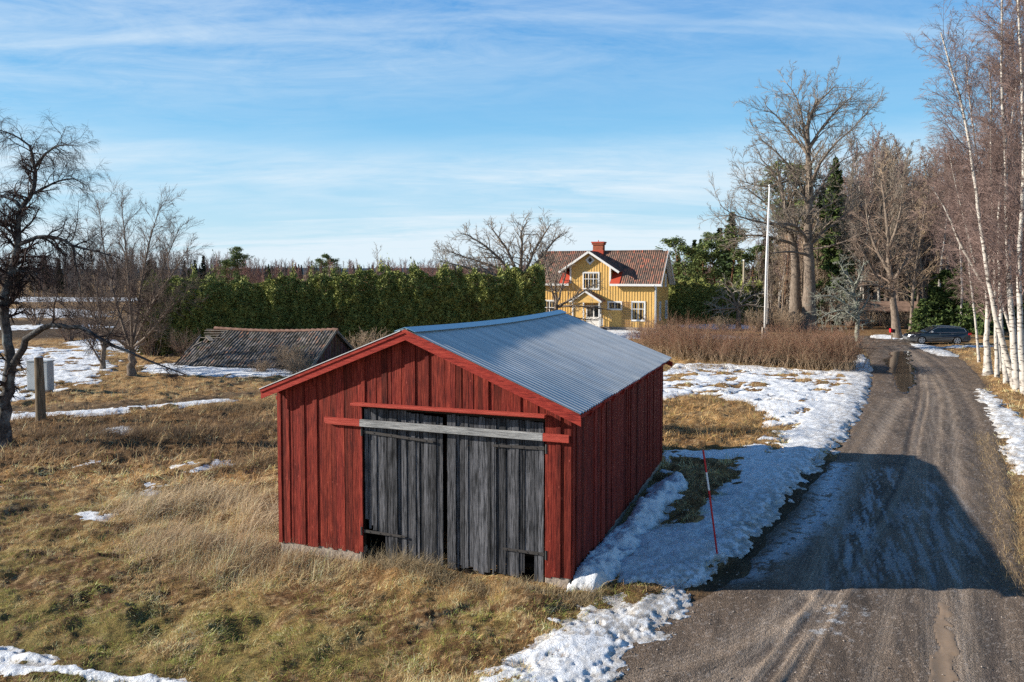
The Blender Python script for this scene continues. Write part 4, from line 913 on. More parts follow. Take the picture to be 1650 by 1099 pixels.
# ================================================================ LEFT FOREGROUND TREES
rg = np.random.default_rng(21)
YA = float(G(5, 718)[1])
TA = (4, 716)
hero('apple_tree', YA, [
 ([TA, (6, 680), (14, 610), (18, 585)], .23, .19, 10),
 ([(16, 596), (17, 580), (7, 525), (8, 470), (22, 425), (30, 395), (28, 362), (33, 335), (55, 312), (57, 268, .3), (48, 235, .5)], .185, .05, 26),
 ([(17, 600), (36, 560, -.2), (55, 534, -.4), (86, 523, -.6), (112, 527, -.7), (136, 528, -.8), (165, 548, -.9), (213, 570, -1.), (250, 585, -1.), (300, 604, -1.)], .14, .02, 22),
 ([(30, 394), (60, 381, -.3), (98, 383, -.5), (118, 398, -.6), (150, 403, -.7), (178, 412, -.7)], .085, .02, 14),
 ([(22, 435), (50, 440, .3), (76, 431, .5)], .05, .025, 6), ([(33, 335), (22, 320), (8, 318, .4), (-30, 300, .5)], .08, .03, 8),
 ([(57, 268, .3), (75, 245, 0), (100, 232, -.3), (128, 236, -.4)], .05, .012, 9), ([(55, 312), (85, 295, .4), (118, 285, .6), (140, 300, .7)], .05, .012, 9),
 ([(48, 235, .5), (20, 215, .4), (-20, 205, .2)], .04, .012, 8), ([(30, 370), (-10, 350, .5), (-50, 330, .6)], .06, .02, 8),
 ([(7, 500), (-25, 470, .4), (-60, 455, .7)], .07, .02, 8), ([(118, 398, -.6), (124, 440, -.6), (130, 470, -.6)], .04, .01, 7), ([(170, 548, -.9), (190, 520, -1.2), (200, 490, -1.3)], .03, .01, 6)],
 rg, [dict(per=6., start=.2, ang=55, ratio=.3, len=1.3, rr=.5, grav=-.02, wig=.2, npt=8, zmin=5.0, lowfrac=.2, up=.2, rmin=.0065),
      dict(per=9, start=.1, ang=45, ratio=.6, rr=.55, grav=-.10, wig=.16, npt=7, rmin=.0045),
      dict(per=8, start=.1, ang=38, ratio=1.0, rr=.7, grav=-.18, wig=.13, npt=6, rmin=.0034)], M_BARKD, M_TWIGD, 'gnarled dark fruit tree with drooping twigs leaning at the picture edge', 'tree')
rg = np.random.default_rng(22)
def vase(name, px, py, label, limbs, mt, mc, r0, zmin=1.0, per=4.6, ln=1.8, seed=1):
    Y = float(G(px, py)[1]); rr = np.random.default_rng(seed)
    L = [([(px, py), (px, py-18), (px+1, py-42)], r0, r0*.8, 8)]
    for q in limbs: L.append((q, r0*.36, .015, 12))
    return hero(name, Y, L, rr, [dict(per=per, start=.2, ang=38, ratio=.4, len=ln, rr=.5, wig=.12, npt=7, zmin=zmin, up=.25, rmin=.011),
      dict(per=8, start=.15, ang=36, ratio=.55, rr=.55, wig=.13, npt=5, rmin=.009, up=.1), dict(per=6, start=.15, ang=34, ratio=.7, rr=.7, wig=.12, npt=4, rmin=.006)], mt, mc, label, 'tree')
vase('fruit_tree', 212, 606, 'bare fruit tree with a short thick trunk and wide vase crown before the hedge',
 [[(213, 566), (195, 520), (178, 450, 1), (165, 390, 1.5), (160, 335, 2)], [(213, 566), (212, 500, -1), (205, 430, -1), (200, 370, -1), (195, 322, -1)], [(213, 566), (222, 500), (232, 430), (245, 370), (262, 325)],
  [(213, 560), (232, 520, 1), (255, 450, 1), (275, 400, 1), (292, 360, 1)], [(213, 560), (240, 540, -1), (270, 500, -2), (300, 470, -2)], [(213, 565), (185, 545, -1), (150, 510, -2), (120, 480, -2)], [(213, 560), (250, 480, -2), (280, 440, -2), (303, 400, -2)]],
 M_BARK, M_TWIGF, .27, seed=3)
vase('fruit_tree', 166, 596, 'leaning bare fruit tree with several thin stems left of the wide one',
 [[(167, 556), (150, 500, 1), (125, 440, 1), (110, 400, 1)], [(167, 556), (160, 500), (150, 430), (140, 370)], [(167, 556), (185, 500), (205, 450), (215, 400)], [(167, 590), (148, 560, -1), (128, 520, -1), (100, 490, -1), (70, 470, -1)], [(167, 556), (190, 530, 2), (230, 500, 2), (250, 480, 2)]],
 M_BARK, M_TWIGF, .18, seed=4)
# ================================================================ TREE BEHIND THE HEDGE, TREE BEFORE THE HOUSE
lvO = [dict(per=3.2, start=.25, ang=48, ratio=.4, len=2.0, rr=.5, wig=.2, npt=7, zmin=2.5, up=.25, rmin=.03), dict(per=7, start=.15, ang=45, ratio=.55, rr=.6, wig=.2, npt=6, rmin=.020, up=.12), dict(per=4, start=.2, ang=42, ratio=.6, rr=.7, wig=.18, npt=4, rmin=.013)]
hero('old_fruit_tree', 72., [([(842, 538), (842, 490), (838, 452)], .5, .4, 8)]+[(q, .17, .03, 12) for q in [
 [(838, 455), (800, 430), (760, 418, 1), (715, 402, 1)], [(838, 455), (800, 410, -1), (770, 388, -1), (745, 375, -1)], [(838, 455), (820, 405, 1), (800, 378, 1), (790, 365, 1)], [(838, 455), (842, 400, -1), (838, 372, -1), (850, 358, -1)],
 [(838, 455), (860, 405, 1), (878, 375, 1), (888, 360, 1)], [(838, 455), (872, 415, -1), (895, 385, -1), (908, 375, -1)], [(838, 455), (785, 440, -2), (740, 428, -2), (705, 420, -2)], [(838, 450), (870, 440, 1), (895, 420, 1)]]],
 np.random.default_rng(31), lvO, M_BARK, M_TWIGG, 'wide bare old fruit tree rising behind the hedge beside the yellow house', 'tree')
hero('small_bare_tree', 69., [([(899, 545), (898, 515), (896, 492)], .22, .18, 6)]+[(q, .12, .03, 10) for q in [
 [(896, 495), (888, 460), (880, 430), (876, 405)], [(896, 495), (905, 465, 1), (912, 440, 1), (915, 415, 1)], [(896, 495), (925, 480, -1), (950, 462, -1), (968, 455, -1)], [(896, 495), (925, 492, -1), (955, 495, -1), (985, 500, -1)],
 [(896, 500), (915, 508, 1), (940, 515, 1), (965, 516, 1)], [(896, 490), (895, 450, -1), (900, 425, -1)]]],
 np.random.default_rng(32), [dict(per=4.2, start=.2, ang=50, ratio=.4, len=1.4, rr=.5, wig=.22, npt=6, zmin=1.5, rmin=.02), dict(per=6, start=.2, ang=45, ratio=.6, rr=.6, wig=.2, npt=4, rmin=.014)], M_BARK, M_TWIGG, 'small tangled bare tree in front of the yellow house porch', 'tree')
# ================================================================ THE TWO BIG TREES BY THE FLAGPOLE
YB = 80.
lvA = [dict(per=2.0, start=.12, ang=42, ratio=.4, len=4.2, rr=.42, wig=.14, npt=8, zmin=9, up=.22, rmin=.04), dict(per=8, start=.12, ang=42, ratio=.45, rr=.5, wig=.15, npt=6, rmin=.022, up=.15), dict(per=8, start=.15, ang=38, ratio=.55, rr=.6, wig=.14, npt=5, rmin=.015, up=.15)]
hero('ash_tree', YB, [([(1303, 528), (1304, 470), (1304, 417), (1302, 386), (1303, 340), (1304, 290), (1302, 238), (1300, 200), (1308, 180), (1318, 160)], .68, .08, 30),
 ([(1303, 345), (1296, 310, 1), (1282, 284, 2), (1268, 262, 2), (1245, 240, 2), (1222, 222, 2)], .22, .04, 14), ([(1302, 238), (1294, 205, -1), (1290, 175, -1), (1280, 150, -1), (1268, 135, -1)], .14, .03, 12),
 ([(1304, 300), (1322, 262, -2), (1345, 230, -2), (1372, 210, -2), (1395, 185, -2)], .16, .03, 14), ([(1303, 330), (1330, 290, 2), (1350, 262, 2), (1382, 245, 2)], .14, .03, 12),
 ([(1303, 395), (1290, 370, -1), (1274, 360, -2), (1250, 362, -3), (1225, 358, -4), (1200, 352, -4), (1178, 345, -4), (1160, 330, -4)], .2, .03, 18), ([(1305, 396), (1335, 366, 1), (1365, 345, 1), (1385, 325, 1)], .14, .03, 12),
 ([(1306, 402), (1340, 396, -2), (1366, 388, -3), (1392, 372, -3)], .15, .03, 12), ([(1302, 410), (1270, 405, -2), (1243, 408, -3)], .16, .05, 8),
 ([(1301, 200), (1312, 170, 1), (1334, 150, 1), (1346, 138, 1)], .15, .04, 10), ([(1282, 284, 2), (1250, 300, 2), (1220, 300, 3), (1190, 290, 3)], .13, .03, 12), ([(1302, 250), (1275, 215, 2), (1255, 190, 2), (1235, 172, 2)], .16, .04, 12),
 ([(1302, 238), (1330, 200, 0), (1355, 170, 0), (1375, 155, 0)], .16, .04, 12)],
 np.random.default_rng(41), lvA, M_BARK, M_TWIGG, 'huge bare ash tree with a wide crown right of the flagpole', 'tree')
hero('ash_tree', YB+1.5, [([(1281, 527), (1282, 460), (1282, 411), (1274, 380), (1268, 345), (1258, 300), (1252, 270)], .62, .1, 22),
 ([(1274, 383), (1255, 350, 1), (1232, 325, 1), (1205, 305, 1)], .2, .05, 12), ([(1268, 345), (1280, 310, -1), (1285, 280, -1)], .16, .05, 10), ([(1276, 392), (1250, 385, -1), (1225, 378, -1), (1195, 380, -1), (1170, 372, -1)], .18, .04, 12),
 ([(1258, 300), (1240, 270, 1), (1225, 255, 1)], .13, .04, 8)],
 np.random.default_rng(42), lvA, M_BARK, M_TWIGG, 'second big bare tree standing just left of the huge ash', 'tree')
# ================================================================ BIRCHES BY THE ROAD
lvB = [dict(per=3.2, start=.16, ang=42, ratio=.3, len=2.9, rr=.36, wig=.09, npt=8, zmin=3.5, grav=-.01, up=.42, rmin=.014), dict(per=12, start=.1, ang=38, ratio=.42, rr=.5, wig=.12, npt=6, rmin=.0085, grav=-.03), dict(per=9, start=.1, ang=34, ratio=.62, rr=.6, wig=.12, npt=6, rmin=.0074, grav=-.10)]
def birch(pts, r0, Y, seed, label, zmin=3.5, extra=(), lv=None, mt=None):
    l = [dict(q) for q in (lv or lvB)]; l[0]['zmin'] = zmin
    return hero('birch_tree', Y, [(pts, r0, .03, 30)]+[(q, a, .015, 16) for q, a in extra], np.random.default_rng(seed), l, mt or M_BIRCH, M_TWIGR, label, 'birch tree', 'birches at the road edge')
birch([(1638, 629), (1618, 559), (1600, 495), (1589, 425), (1577, 344), (1568, 268), (1551, 169), (1532, 110), (1516, 52)], .14, 38.3, 51, 'white birch leaning left whose stem rises highest into open sky')
birch([(1640, 633), (1635, 571), (1628, 495), (1624, 408), (1621, 326), (1621, 245), (1613, 146), (1615, 0), (1612, -80)], .15, 37.8, 52, 'tall straight white birch stem right of the leaning one', 4.5)
birch([(1592, 603), (1590, 550), (1591, 495), (1588, 455)], .22, 43.6, 53, 'short thick grey-barked birch forking low near the road', 2.5,
 [([(1589, 465), (1567, 425, -.5), (1548, 395, -.8), (1532, 355, -1), (1518, 326, -1), (1500, 300, -1)], .13), ([(1590, 460), (1598, 400, .5), (1592, 330, .5), (1596, 260, .5), (1590, 200, .5)], .15), ([(1572, 432, -.5), (1556, 360, .5), (1540, 300, 1.), (1530, 250, 1.2)], .07)], mt=M_BIRCH)
birch([(1607, 613), (1605, 540), (1603, 450), (1600, 350), (1596, 250), (1598, 160), (1592, 90)], .10, 42., 54, 'slim white birch between the thick forked one and the leaning one')
birch([(1622, 624), (1615, 560), (1612, 480), (1608, 380), (1612, 290), (1630, 200), (1640, 120)], .115, 40., 55, 'white birch just behind the base of the leaning one')
birch([(1652, 640), (1645, 560), (1640, 430), (1650, 300), (1648, 150), (1640, 0), (1636, -60)], .14, 36.5, 56, 'white birch cut by the right picture edge', 4.5)
birch([(1668, 628), (1664, 500), (1655, 350), (1660, 150), (1650, 0)], .12, 41., 57, 'birch with its stem just outside the right edge and twigs reaching in', 4.)
birch([(1634, 612), (1628, 500), (1632, 380), (1640, 260), (1636, 140), (1630, 30)], .11, 43., 58, 'thin birch standing behind the tall straight one')
birch([(1648, 606), (1618, 500), (1592, 410), (1560, 330), (1534, 240)], .09, 46., 59, 'slender birch slanting far left behind the forked one')
birch([(1614, 606), (1606, 520), (1590, 430), (1582, 350), (1574, 250), (1562, 160), (1556, 90)], .085, 45., 60, 'slim birch whose stem rises between the leaning one and the wood')
birch([(1645, 618), (1640, 500), (1643, 400), (1632, 300), (1628, 180), (1622, 70)], .10, 42., 61, 'slim straight birch wedged between the tall stems by the picture edge')
birch([(1578, 590), (1570, 500), (1560, 420), (1556, 340), (1545, 280)], .075, 50., 62, 'small birch behind and left of the thick forked birch')
# lichen tree, tree by the mailbox, garden apple, shrubs
hero('lichen_tree', 60., [([(1384, 560), (1380, 535), (1381, 510), (1376, 480), (1374, 455)], .2, .12, 10)]+[(q, .12, .03, 10) for q in [[(1381, 512), (1360, 500, -1), (1340, 502, -1), (1318, 515, -1)], [(1380, 505), (1350, 480), (1330, 475), (1312, 482)], [(1377, 485), (1355, 460, 1), (1338, 452, 1)],
 [(1375, 470), (1385, 445, -1), (1392, 425, -1)], [(1381, 508), (1395, 490), (1402, 475)], [(1374, 458), (1360, 435), (1350, 420)], [(1378, 495, 0), (1352, 505, 1.5), (1330, 520, 1.5)]]],
 np.random.default_rng(61), [dict(per=4.5, start=.1, ang=60, ratio=.4, len=1.3, rr=.55, wig=.2, npt=6, zmin=1.6, rmin=.022, grav=-.05), dict(per=7, start=.1, ang=50, ratio=.5, rr=.7, wig=.2, npt=4, rmin=.018, grav=-.06), dict(per=4, start=.1, ang=50, ratio=.5, rr=.8, wig=.2, npt=3, rmin=.014)], M_BARKL, M_BARKL, 'small tree shaggy with grey-green lichen at the hedge end by the road', 'tree')
hero('roadside_tree', 69., [([(1446, 543), (1441, 500), (1434, 455), (1432, 400), (1428, 340), (1420, 290)], .36, .08, 18)]+[(q, .17, .04, 12) for q in [[(1438, 480), (1415, 450, -1), (1398, 420, -1), (1385, 395, -1)], [(1435, 460), (1455, 430, 1), (1470, 395, 1), (1478, 350, 1)], [(1434, 440), (1410, 400, 1), (1398, 360, 1), (1395, 320, 1)], [(1432, 400), (1448, 360, -1), (1455, 310, -1)], [(1437, 470), (1420, 462, -2), (1400, 458, -2), (1380, 462, -2)]]],
 np.random.default_rng(62), [dict(per=1.8, start=.2, ang=45, ratio=.4, len=2.6, rr=.45, wig=.14, npt=7, zmin=3, rmin=.025), dict(per=8, start=.15, ang=40, ratio=.5, rr=.5, wig=.14, npt=5, rmin=.017), dict(per=5, start=.15, ang=38, ratio=.6, rr=.7, wig=.14, npt=4, rmin=.012)], M_BARK, M_TWIG, 'bare tree with a crooked grey trunk beside the red mailbox', 'tree')
hero('garden_apple_tree', 78., [([(1190, 527), (1190, 508), (1188, 492)], .3, .22, 6)]+[(q, .14, .04, 10) for q in [[(1188, 494), (1165, 478), (1148, 480, 1)], [(1188, 494), (1175, 465), (1160, 452)], [(1188, 494), (1195, 465), (1200, 450)], [(1188, 494), (1212, 475), (1235, 470)], [(1188, 494), (1210, 490, -1), (1235, 496, -1)], [(1188, 496), (1160, 498, -1), (1142, 500, -1)]]],
 np.random.default_rng(63), [dict(per=2.8, start=.2, ang=55, ratio=.4, len=1.5, rr=.5, wig=.22, npt=6, zmin=1.5, rmin=.028), dict(per=6, start=.2, ang=45, ratio=.55, rr=.65, wig=.2, npt=4, rmin=.018)], M_BARK, flat_mat('pale_lichened_twigs', (.36, .32, .26), .9, .1, var=.2), 'pale bare apple tree in front of the right-hand hedge', 'tree')
rg = np.random.default_rng(71)
lvS = [dict(per=6, start=.15, ang=35, ratio=.5, rr=.6, wig=.14, npt=5, rmin=.012), dict(per=5, start=.15, ang=35, ratio=.55, rr=.7, npt=4, rmin=.008)]
shr = make_bare('bare_shrub', 2.6, .028, rg, M_TWIGB, M_TWIGB, lvS, .1, .08, .15, 'shrub', 'shrub', None, 34, .75)
dks = make_bare('bare_shrub', 4.6, .05, rg, M_TWIG, M_TWIG, [dict(per=7, start=.15, ang=40, ratio=.45, rr=.6, wig=.14, npt=6, rmin=.014), dict(per=6, start=.15, ang=38, ratio=.5, rr=.7, npt=4, rmin=.010)], .1, .1, .15, 'shrub', 'shrub', None, 22, .6)
first = True
for px, Y, s, lb in [(1215, 76, .95, 'round brown bare shrub left of the flagpole foot'), (1250, 77, 1.1, 'tan bare shrub just right of the flagpole'), (1166, 74, .75, 'low bare shrub standing in the garden snow near the hedge'), (1275, 75, .9, 'tan bare shrub at the foot of the big trees')]:
    p = at(px, 530, Y); place(shr, p[0], p[1], s, first=first, label=lb); first = False
first = True
for px, Y, s, lb in [(112, 70, 1.0, 'tangled bare shrub nearest the field at the left'), (150, 76, 1.15, 'tall tangled bare shrub behind the two fruit trees'), (205, 66, .95, 'tangled bare shrub between the fruit trees and the hedge'), (245, 58, .8, 'low tangled shrub touching the left end of the hedge'), (298, 56, .5, 'dry tangled bush growing at the left end of the tiled shed'), (60, 88, 1.1, 'distant bare shrub by the far snow strip')]:
    p = at(px, 560, Y); place(dks, p[0], p[1], s, first=first, label=lb); first = False
# ================================================================ PINES AND SPRUCES ONE CAN TELL APART
rg = np.random.default_rng(81)
pn = make_pine('pine_tree', 11.5, 2.9, rg, M_PINE, 30, 190, .42, low=.30); pn2 = make_pine('pine_tree', 16., 3.0, rg, M_PINE, 24, 170, .46, low=.6)
f1 = f2 = True
for src, px, Y, top, lb in [(1, 1103, 100, 385, 'bushy green pine nearest the yellow house roof'), (1, 1128, 104, 392, 'bushy pine second from the yellow house'), (2, 1150, 106, 378, 'round-topped pine rising between bushy pines and the ash crown'), (2, 1176, 103, 370, 'pine with an open flat top left of the flagpole'),
 (1, 1203, 108, 398, 'pine partly hidden behind the ash limbs'), (2, 1262, 96, 270, 'tall pine behind the flagpole'), (1, 368, 150, 412, 'smaller of the two pines beyond the left hedge'), (2, 388, 152, 400, 'larger of the two pines beyond the left hedge'), (1, 536, 195, 411, 'lone pine above the middle of the hedge'), (1, 524, 200, 418, 'small pine beside the lone one above the hedge')]:
    p = at(px, 500, Y); zt = at(px, top, Y)[2]; s = zt/(11.5 if src == 1 else 16.); q = pn if src == 1 else pn2
    if src == 1: place(q, p[0], p[1], s, first=f1, label=lb); f1 = False
    else: place(q, p[0], p[1], s, first=f2, label=lb); f2 = False
spr = make_spruce('spruce_tree', 19.5, 3.5, rg, M_SPR, 190, 60, .62)
first = True
for px, Y, top, lb in [(1341, 88, 252, 'tall dark spruce standing right behind the huge ash'), (1128, 112, 384, 'slim spruce tip among the pines by the house'), (1322, 96, 300, 'dark spruce half hidden behind the ash trunk'), (1092, 112, 405, 'spruce at the left end of the pine group'), (305, 190, 432, 'small spruce tip in the far left wood'), (434, 210, 425, 'distant spruce left of the lone pine')]:
    p = at(px, 500, Y); zt = at(px, top, Y)[2]; place(spr, p[0], p[1], zt/19.5, first=first, label=lb); first = False
low = make_spruce('young_spruce', 5., 2.1, rg, M_SPR, 70, 60, .42); first = True
for px, Y, h_, lb in [(1485, 74, 3.6, 'young spruce just above the parked car bonnet'), (1520, 78, 6.5, 'young spruce behind the middle of the parked car'), (1548, 76, 7.2, 'dark young spruce behind the rear of the parked car'), (1574, 73, 5.2, 'young spruce right of the parked car'), (1502, 86, 6.0, 'young spruce in the second row behind the car'), (1600, 80, 7.5, 'dark young spruce behind the thick birch'), (1640, 78, 7.0, 'young spruce behind the birch stems at the right edge')]:
    p = at(px, 545, Y); place(low, p[0], p[1], h_/5., first=first, label=lb); first = False
# ================================================================ THE WOOD AT THE RIGHT: every stem a tree
rg = np.random.default_rng(91)
lvW = [dict(per=34, start=.28, ang=36, ratio=.20, rr=.4, wig=.1, npt=6, rmin=.03, up=.3, tip=.35), dict(per=7, start=.12, ang=36, ratio=.45, rr=.5, wig=.12, npt=4, rmin=.018), dict(per=7, start=.1, ang=36, ratio=.55, rr=.6, wig=.12, npt=3, rmin=.019)]
lvW2 = [dict(per=30, start=.15, ang=52, ratio=.26, rr=.4, wig=.16, npt=6, rmin=.03, up=.2, tip=.3), dict(per=8, start=.12, ang=42, ratio=.42, rr=.5, wig=.15, npt=4, rmin=.018), dict(per=7, start=.1, ang=38, ratio=.5, rr=.6, wig=.14, npt=3, rmin=.019)]
W = [make_bare('birch_tree', 18, .16, rg, M_BIRCH, M_TWIGR, lvW, .04, .03), make_bare('birch_tree', 18, .13, rg, M_BIRCH, M_TWIGR, lvW, .07, .035),
     make_bare('bare_tree', 17, .19, rg, M_BARK, M_TWIG, lvW2, .05, .05), make_bare('bare_tree', 15, .15, rg, M_BARK, M_TWIGB, lvW2, .06, .07), make_bare('aspen_tree', 18, .17, rg, M_BARK, M_TWIGG, lvW, .05, .04)]
used = [False]*5
def wood(k, px, Y, top, lb, grp, cat=None):
    p = at(px, 500, Y); zt = at(px, top, Y)[2]; H = (18, 18, 17, 15, 18)[k]
    o = place(W[k], p[0], p[1], zt/H, first=not used[k], label=lb, tilt=.03); used[k] = True; o['group'] = grp
    o['category'] = 'birch tree' if k < 2 else 'tree'
def toply(px): return float(np.interp(px, [1110, 1150, 1190, 1235, 1260, 1300, 1370, 1400, 1440, 1480, 1520, 1600, 1700], [440, 425, 420, 340, 300, 285, 225, 198, 205, 225, 225, 215, 200]))
for i in range(225):
    px = 1112+(1720-1112)*((i*.618034) % 1.0)+rg.uniform(-6, 6); d = rg.uniform(0, 1); Y = 86+40*d-(12 if px > 1460 and rg.uniform() < .3 else 0)
    top = toply(px)+rg.uniform(0, 60)+(20 if px < 1250 else 0); k = int(rg.choice(5, p=[.26, .2, .22, .18, .14]))
    if 1365 < px < 1450 and i % 2: k = 4
    kind = ('white-stemmed birch', 'white-stemmed birch', 'grey bare tree', 'tan bushy bare tree', 'slender grey bare tree')[k]
    zone_ = 'left of the big ash' if px < 1250 else 'behind the big ash trees' if px < 1370 else 'behind the far red shed' if px < 1470 else 'behind the parked car' if px < 1575 else 'behind the roadside birches'
    row = 'front row of the wood' if d < .33 else 'middle of the wood' if d < .66 else 'back of the wood'
    wood(k, px, Y, top, f'{kind} in the {row} {zone_}', f'{kind}s in the {row} {zone_}')
# ================================================================ FAR-OFF WOODS THAT READ AS ONE MASS
def mass(name, spots, kind, rng, mat_list, label):
    T = []
    for v in range(4):
        if kind == 'bare':
            P, Rd = branch_set(np.zeros((1, 3)), np.array([[0, 0, 1.]]), np.array([1.]), np.array([.012]), 8, .04, 0, rng, .1); a = Acc(); a.tube(P, Rd, 4)
            P, Rd = branch_set(*children(P, Rd, 30, .15, 34, .26, .5, rng, .4, rmin=.003, updir=.3), 4, .1, 0, rng); a.tube(P, Rd, 3)
            P, Rd = branch_set(*children(P, Rd, 10, .1, 36, .5, .7, rng, .6, rmin=.0019), 3, .1, 0, rng); a.tube(P, Rd, 3)
        else:
            a = Acc(); n = 420; t = rng.uniform(.05, 1, n); r = (1-t)*.19*rng.uniform(.3, 1.1, n); an = rng.uniform(0, 6.28, n)
            a.quads(sprays(np.column_stack([r*np.cos(an), r*np.sin(an), t]), .09, rng, .4, .5))
        T.append((np.vstack(a.V), np.vstack(a.F)))
    V = []; F = []; C = []; k = 0
    for x_, y_, h_, c_ in spots:
        v, f = T[rng.integers(0, 4)]; an = rng.uniform(0, 6.28); ca, sa = math.cos(an), math.sin(an); q = v*h_
        V.append(np.column_stack([q[:, 0]*ca-q[:, 1]*sa+x_, q[:, 0]*sa+q[:, 1]*ca+y_, q[:, 2]])); F.append(f+k); k += len(v); C.append(np.tile(np.array(c_)*rng.uniform(.7, 1.3), (len(v), 1)))
    return tag(mesh_np(name, np.vstack(V), np.vstack(F), mat_list, C=np.vstack(C)), label, 'wood', kind='stuff')
M_MASS = attr_mat('far_wood', .95, .05)
rg = np.random.default_rng(95)
sp = []
for i in range(400):
    px = rg.uniform(-420, 372); Y = rg.uniform(183, 232); top = np.interp(px, [-420, 0, 100, 200, 290, 345, 360], [385, 398, 405, 402, 396, 410, 430])+rg.uniform(0, 26); p = at(px, 470, Y)
    sp.append((p[0], p[1], at(px, top, Y)[2], [(.15, .12, .11), (.17, .115, .10), (.19, .165, .15)][i % 3]))
mass('far_bare_wood', sp, 'bare', rg, M_MASS, 'far bare wood beyond the snowy fields at the left')
sp = []
for i in range(60):
    px = rg.uniform(-400, 330); Y = rg.uniform(190, 235); p = at(px, 470, Y); sp.append((p[0], p[1], at(px, rg.uniform(412, 445), Y)[2], (.03, .045, .022)))
for i in range(520):
    px = rg.uniform(-300, 1250); Y = rg.uniform(520, 640); p = at(px, 440, Y); sp.append((p[0], p[1], at(px, rg.uniform(427, 433)+1.5*math.sin(px*.05), Y)[2], (.055, .075, .07)))  # horizon spruces get a paler tint: distance haze put into their colour
mass('far_spruce_wood', sp, 'spruce', rg, M_MASS, 'dark line of distant spruces on the horizon')
sp = []
for i in range(520):
    px = rg.uniform(345, 1180); Y = rg.uniform(150, 300); top = rg.uniform(418, 438)-(8 if px < 420 else 0)-(rg.uniform(0, 18) if rg.uniform() < .05 else 0); p = at(px, 450, Y)
    sp.append((p[0], p[1], at(px, top, Y)[2], [(.21, .13, .11), (.25, .14, .12), (.20, .15, .13)][i % 3]))
SCR = sp
mass('far_birch_scrub', sp, 'bare', rg, M_MASS, 'reddish young birch scrub showing above the hedge')
p = at(604, 450, 130); t_ = place(make_bare('bare_tree', 11, .10, rg, M_TWIGG, M_TWIGG, [dict(per=20, start=.25, ang=45, ratio=.32, rr=.5, npt=5, rmin=.04, up=.3), dict(per=6, start=.2, ang=40, ratio=.45, npt=4, rmin=.025)], .02, .03, label='slim bare tree rising alone above the hedge in front of the far scrub'), p[0], p[1], at(604, 393, 130)[2]/11, first=True)

sp = []
for i in range(230):
    px = rg.uniform(1120, 1900); Y = rg.uniform(128, 165); p = at(px, 470, Y); sp.append((p[0], p[1], at(px, toply(px)+rg.uniform(25, 100), Y)[2], [(.17, .12, .10), (.20, .15, .12), (.15, .12, .11)][i % 3]))
mass('deep_wood', sp, 'bare', rg, M_MASS, 'brown bare wood filling the background behind the nearer trees')
sp = []
for i in range(60):
    px = rg.uniform(1110, 1900); Y = rg.uniform(122, 150); p = at(px, 470, Y); sp.append((p[0], p[1], at(px, rg.uniform(330, 440), Y)[2], (.04, .06, .025)))
mass('deep_spruce_wood', sp, 'spruce', rg, M_MASS, 'dark spruces mixed deep inside the wood at the right')
under = 0
for px, Y, s, lb in [(1300, 90, 1.0, 'brown thicket between the two big ash trunks and the spruce'), (1335, 86, .9, 'brown thicket right of the huge ash trunk'), (1368, 84, .9, 'brown thicket left of the red woodshed'), (1478, 88, .9, 'brown thicket between the woodshed and the young spruces'), (1240, 92, 1.0, 'brown thicket behind the flagpole'), (1215, 95, .9, 'brown thicket left of the flagpole under the pines'), (1625, 84, 1.0, 'brown thicket deep between the roadside birches'), (1262, 88, .8, 'brown thicket left of the second big tree')]:
    p = at(px, 530, Y); place(dks, p[0], p[1], s, label=lb)

for px, Y, s_, lb in [(1402, 81.5, .8, 'tan brush standing before the left end of the red woodshed'), (1428, 81., .7, 'tan brush in front of the middle of the red woodshed'), (1462, 80.5, .75, 'tan brush at the right end of the red woodshed')]:
    p = at(px, 530, Y); place(shr, p[0], p[1], s_, label=lb)
# ================================================================ YELLOW HOUSE (local x right along the front, y into the house, z up; origin at the front right corner)
HO = np.array([14.825, 76.488, 0.0]); house = empty('yellow_house', HO, -AX, 'yellow board house with white trim, tiled roof and a brick chimney', 'house')
def HL(px, py, yo=0.):
    o = HO+VV*yo; d = ray(px, py); c = np.array([0, 0, CAMZ]); t = np.dot(o-c, -VV)/np.dot(d, -VV); p = c+t*d-HO; return float(np.dot(p, RR)), float(p[2])
M_YEL = flat_mat('yellow_paint', (.74, .47, .16), .7, .2, var=.08, sc_=3); M_HW = flat_mat('house_white_paint', (.78, .77, .74), .5, .3, var=.05)
t = NT('window_glass', .05, .6); t.color(t.mix((.012, .016, .022), (.14, .14, .13), t.ramp(t.noise(1.6, 3, t.coord()), [(.5, 0.), (.66, 1.)]))); M_GLS = t.m; M_REDT = flat_mat('red_sheet_metal', (.50, .075, .04), .5, .4, var=.08)
t = NT('clay_roof_tiles', .85, .2); v = t.coord((1, 1, 1))
vo = t.n('ShaderNodeTexVoronoi', {'Vector': t.coord((4.4, 2.6, 2.2)), 'Scale': 1., 'Randomness': .35}); s_ = t.n('ShaderNodeSeparateColor', {0: vo.outputs['Color']})
c = t.ramp(s_.outputs[0], [(.1, (.10, .065, .052)), (.5, (.19, .105, .075)), (.8, (.27, .135, .09)), (.97, (.40, .13, .08))])
c = t.mix(c, (.11, .10, .085), t.ramp(t.noise(1.2, 4, v, .6), [(.45, .15), (.65, .6)])); t.color(c)
wv = t.n('ShaderNodeTexWave', {'Vector': v, 'Scale': 1.4, 'Distortion': .2}, bands_direction='X').outputs['Fac']; t.bump(wv, .05, 1.); M_TILE = t.m
WH, RZH, RYH, EY = 4.75, 8.26, 3.6, -.5; SL = (RZH-WH)/(RYH-EY)
HX = -13.2
m = MB(); m.extrude([(HX, .35), (0, .35), (0, WH+.30), (HX, WH+.30)], 'y', 0, .2)
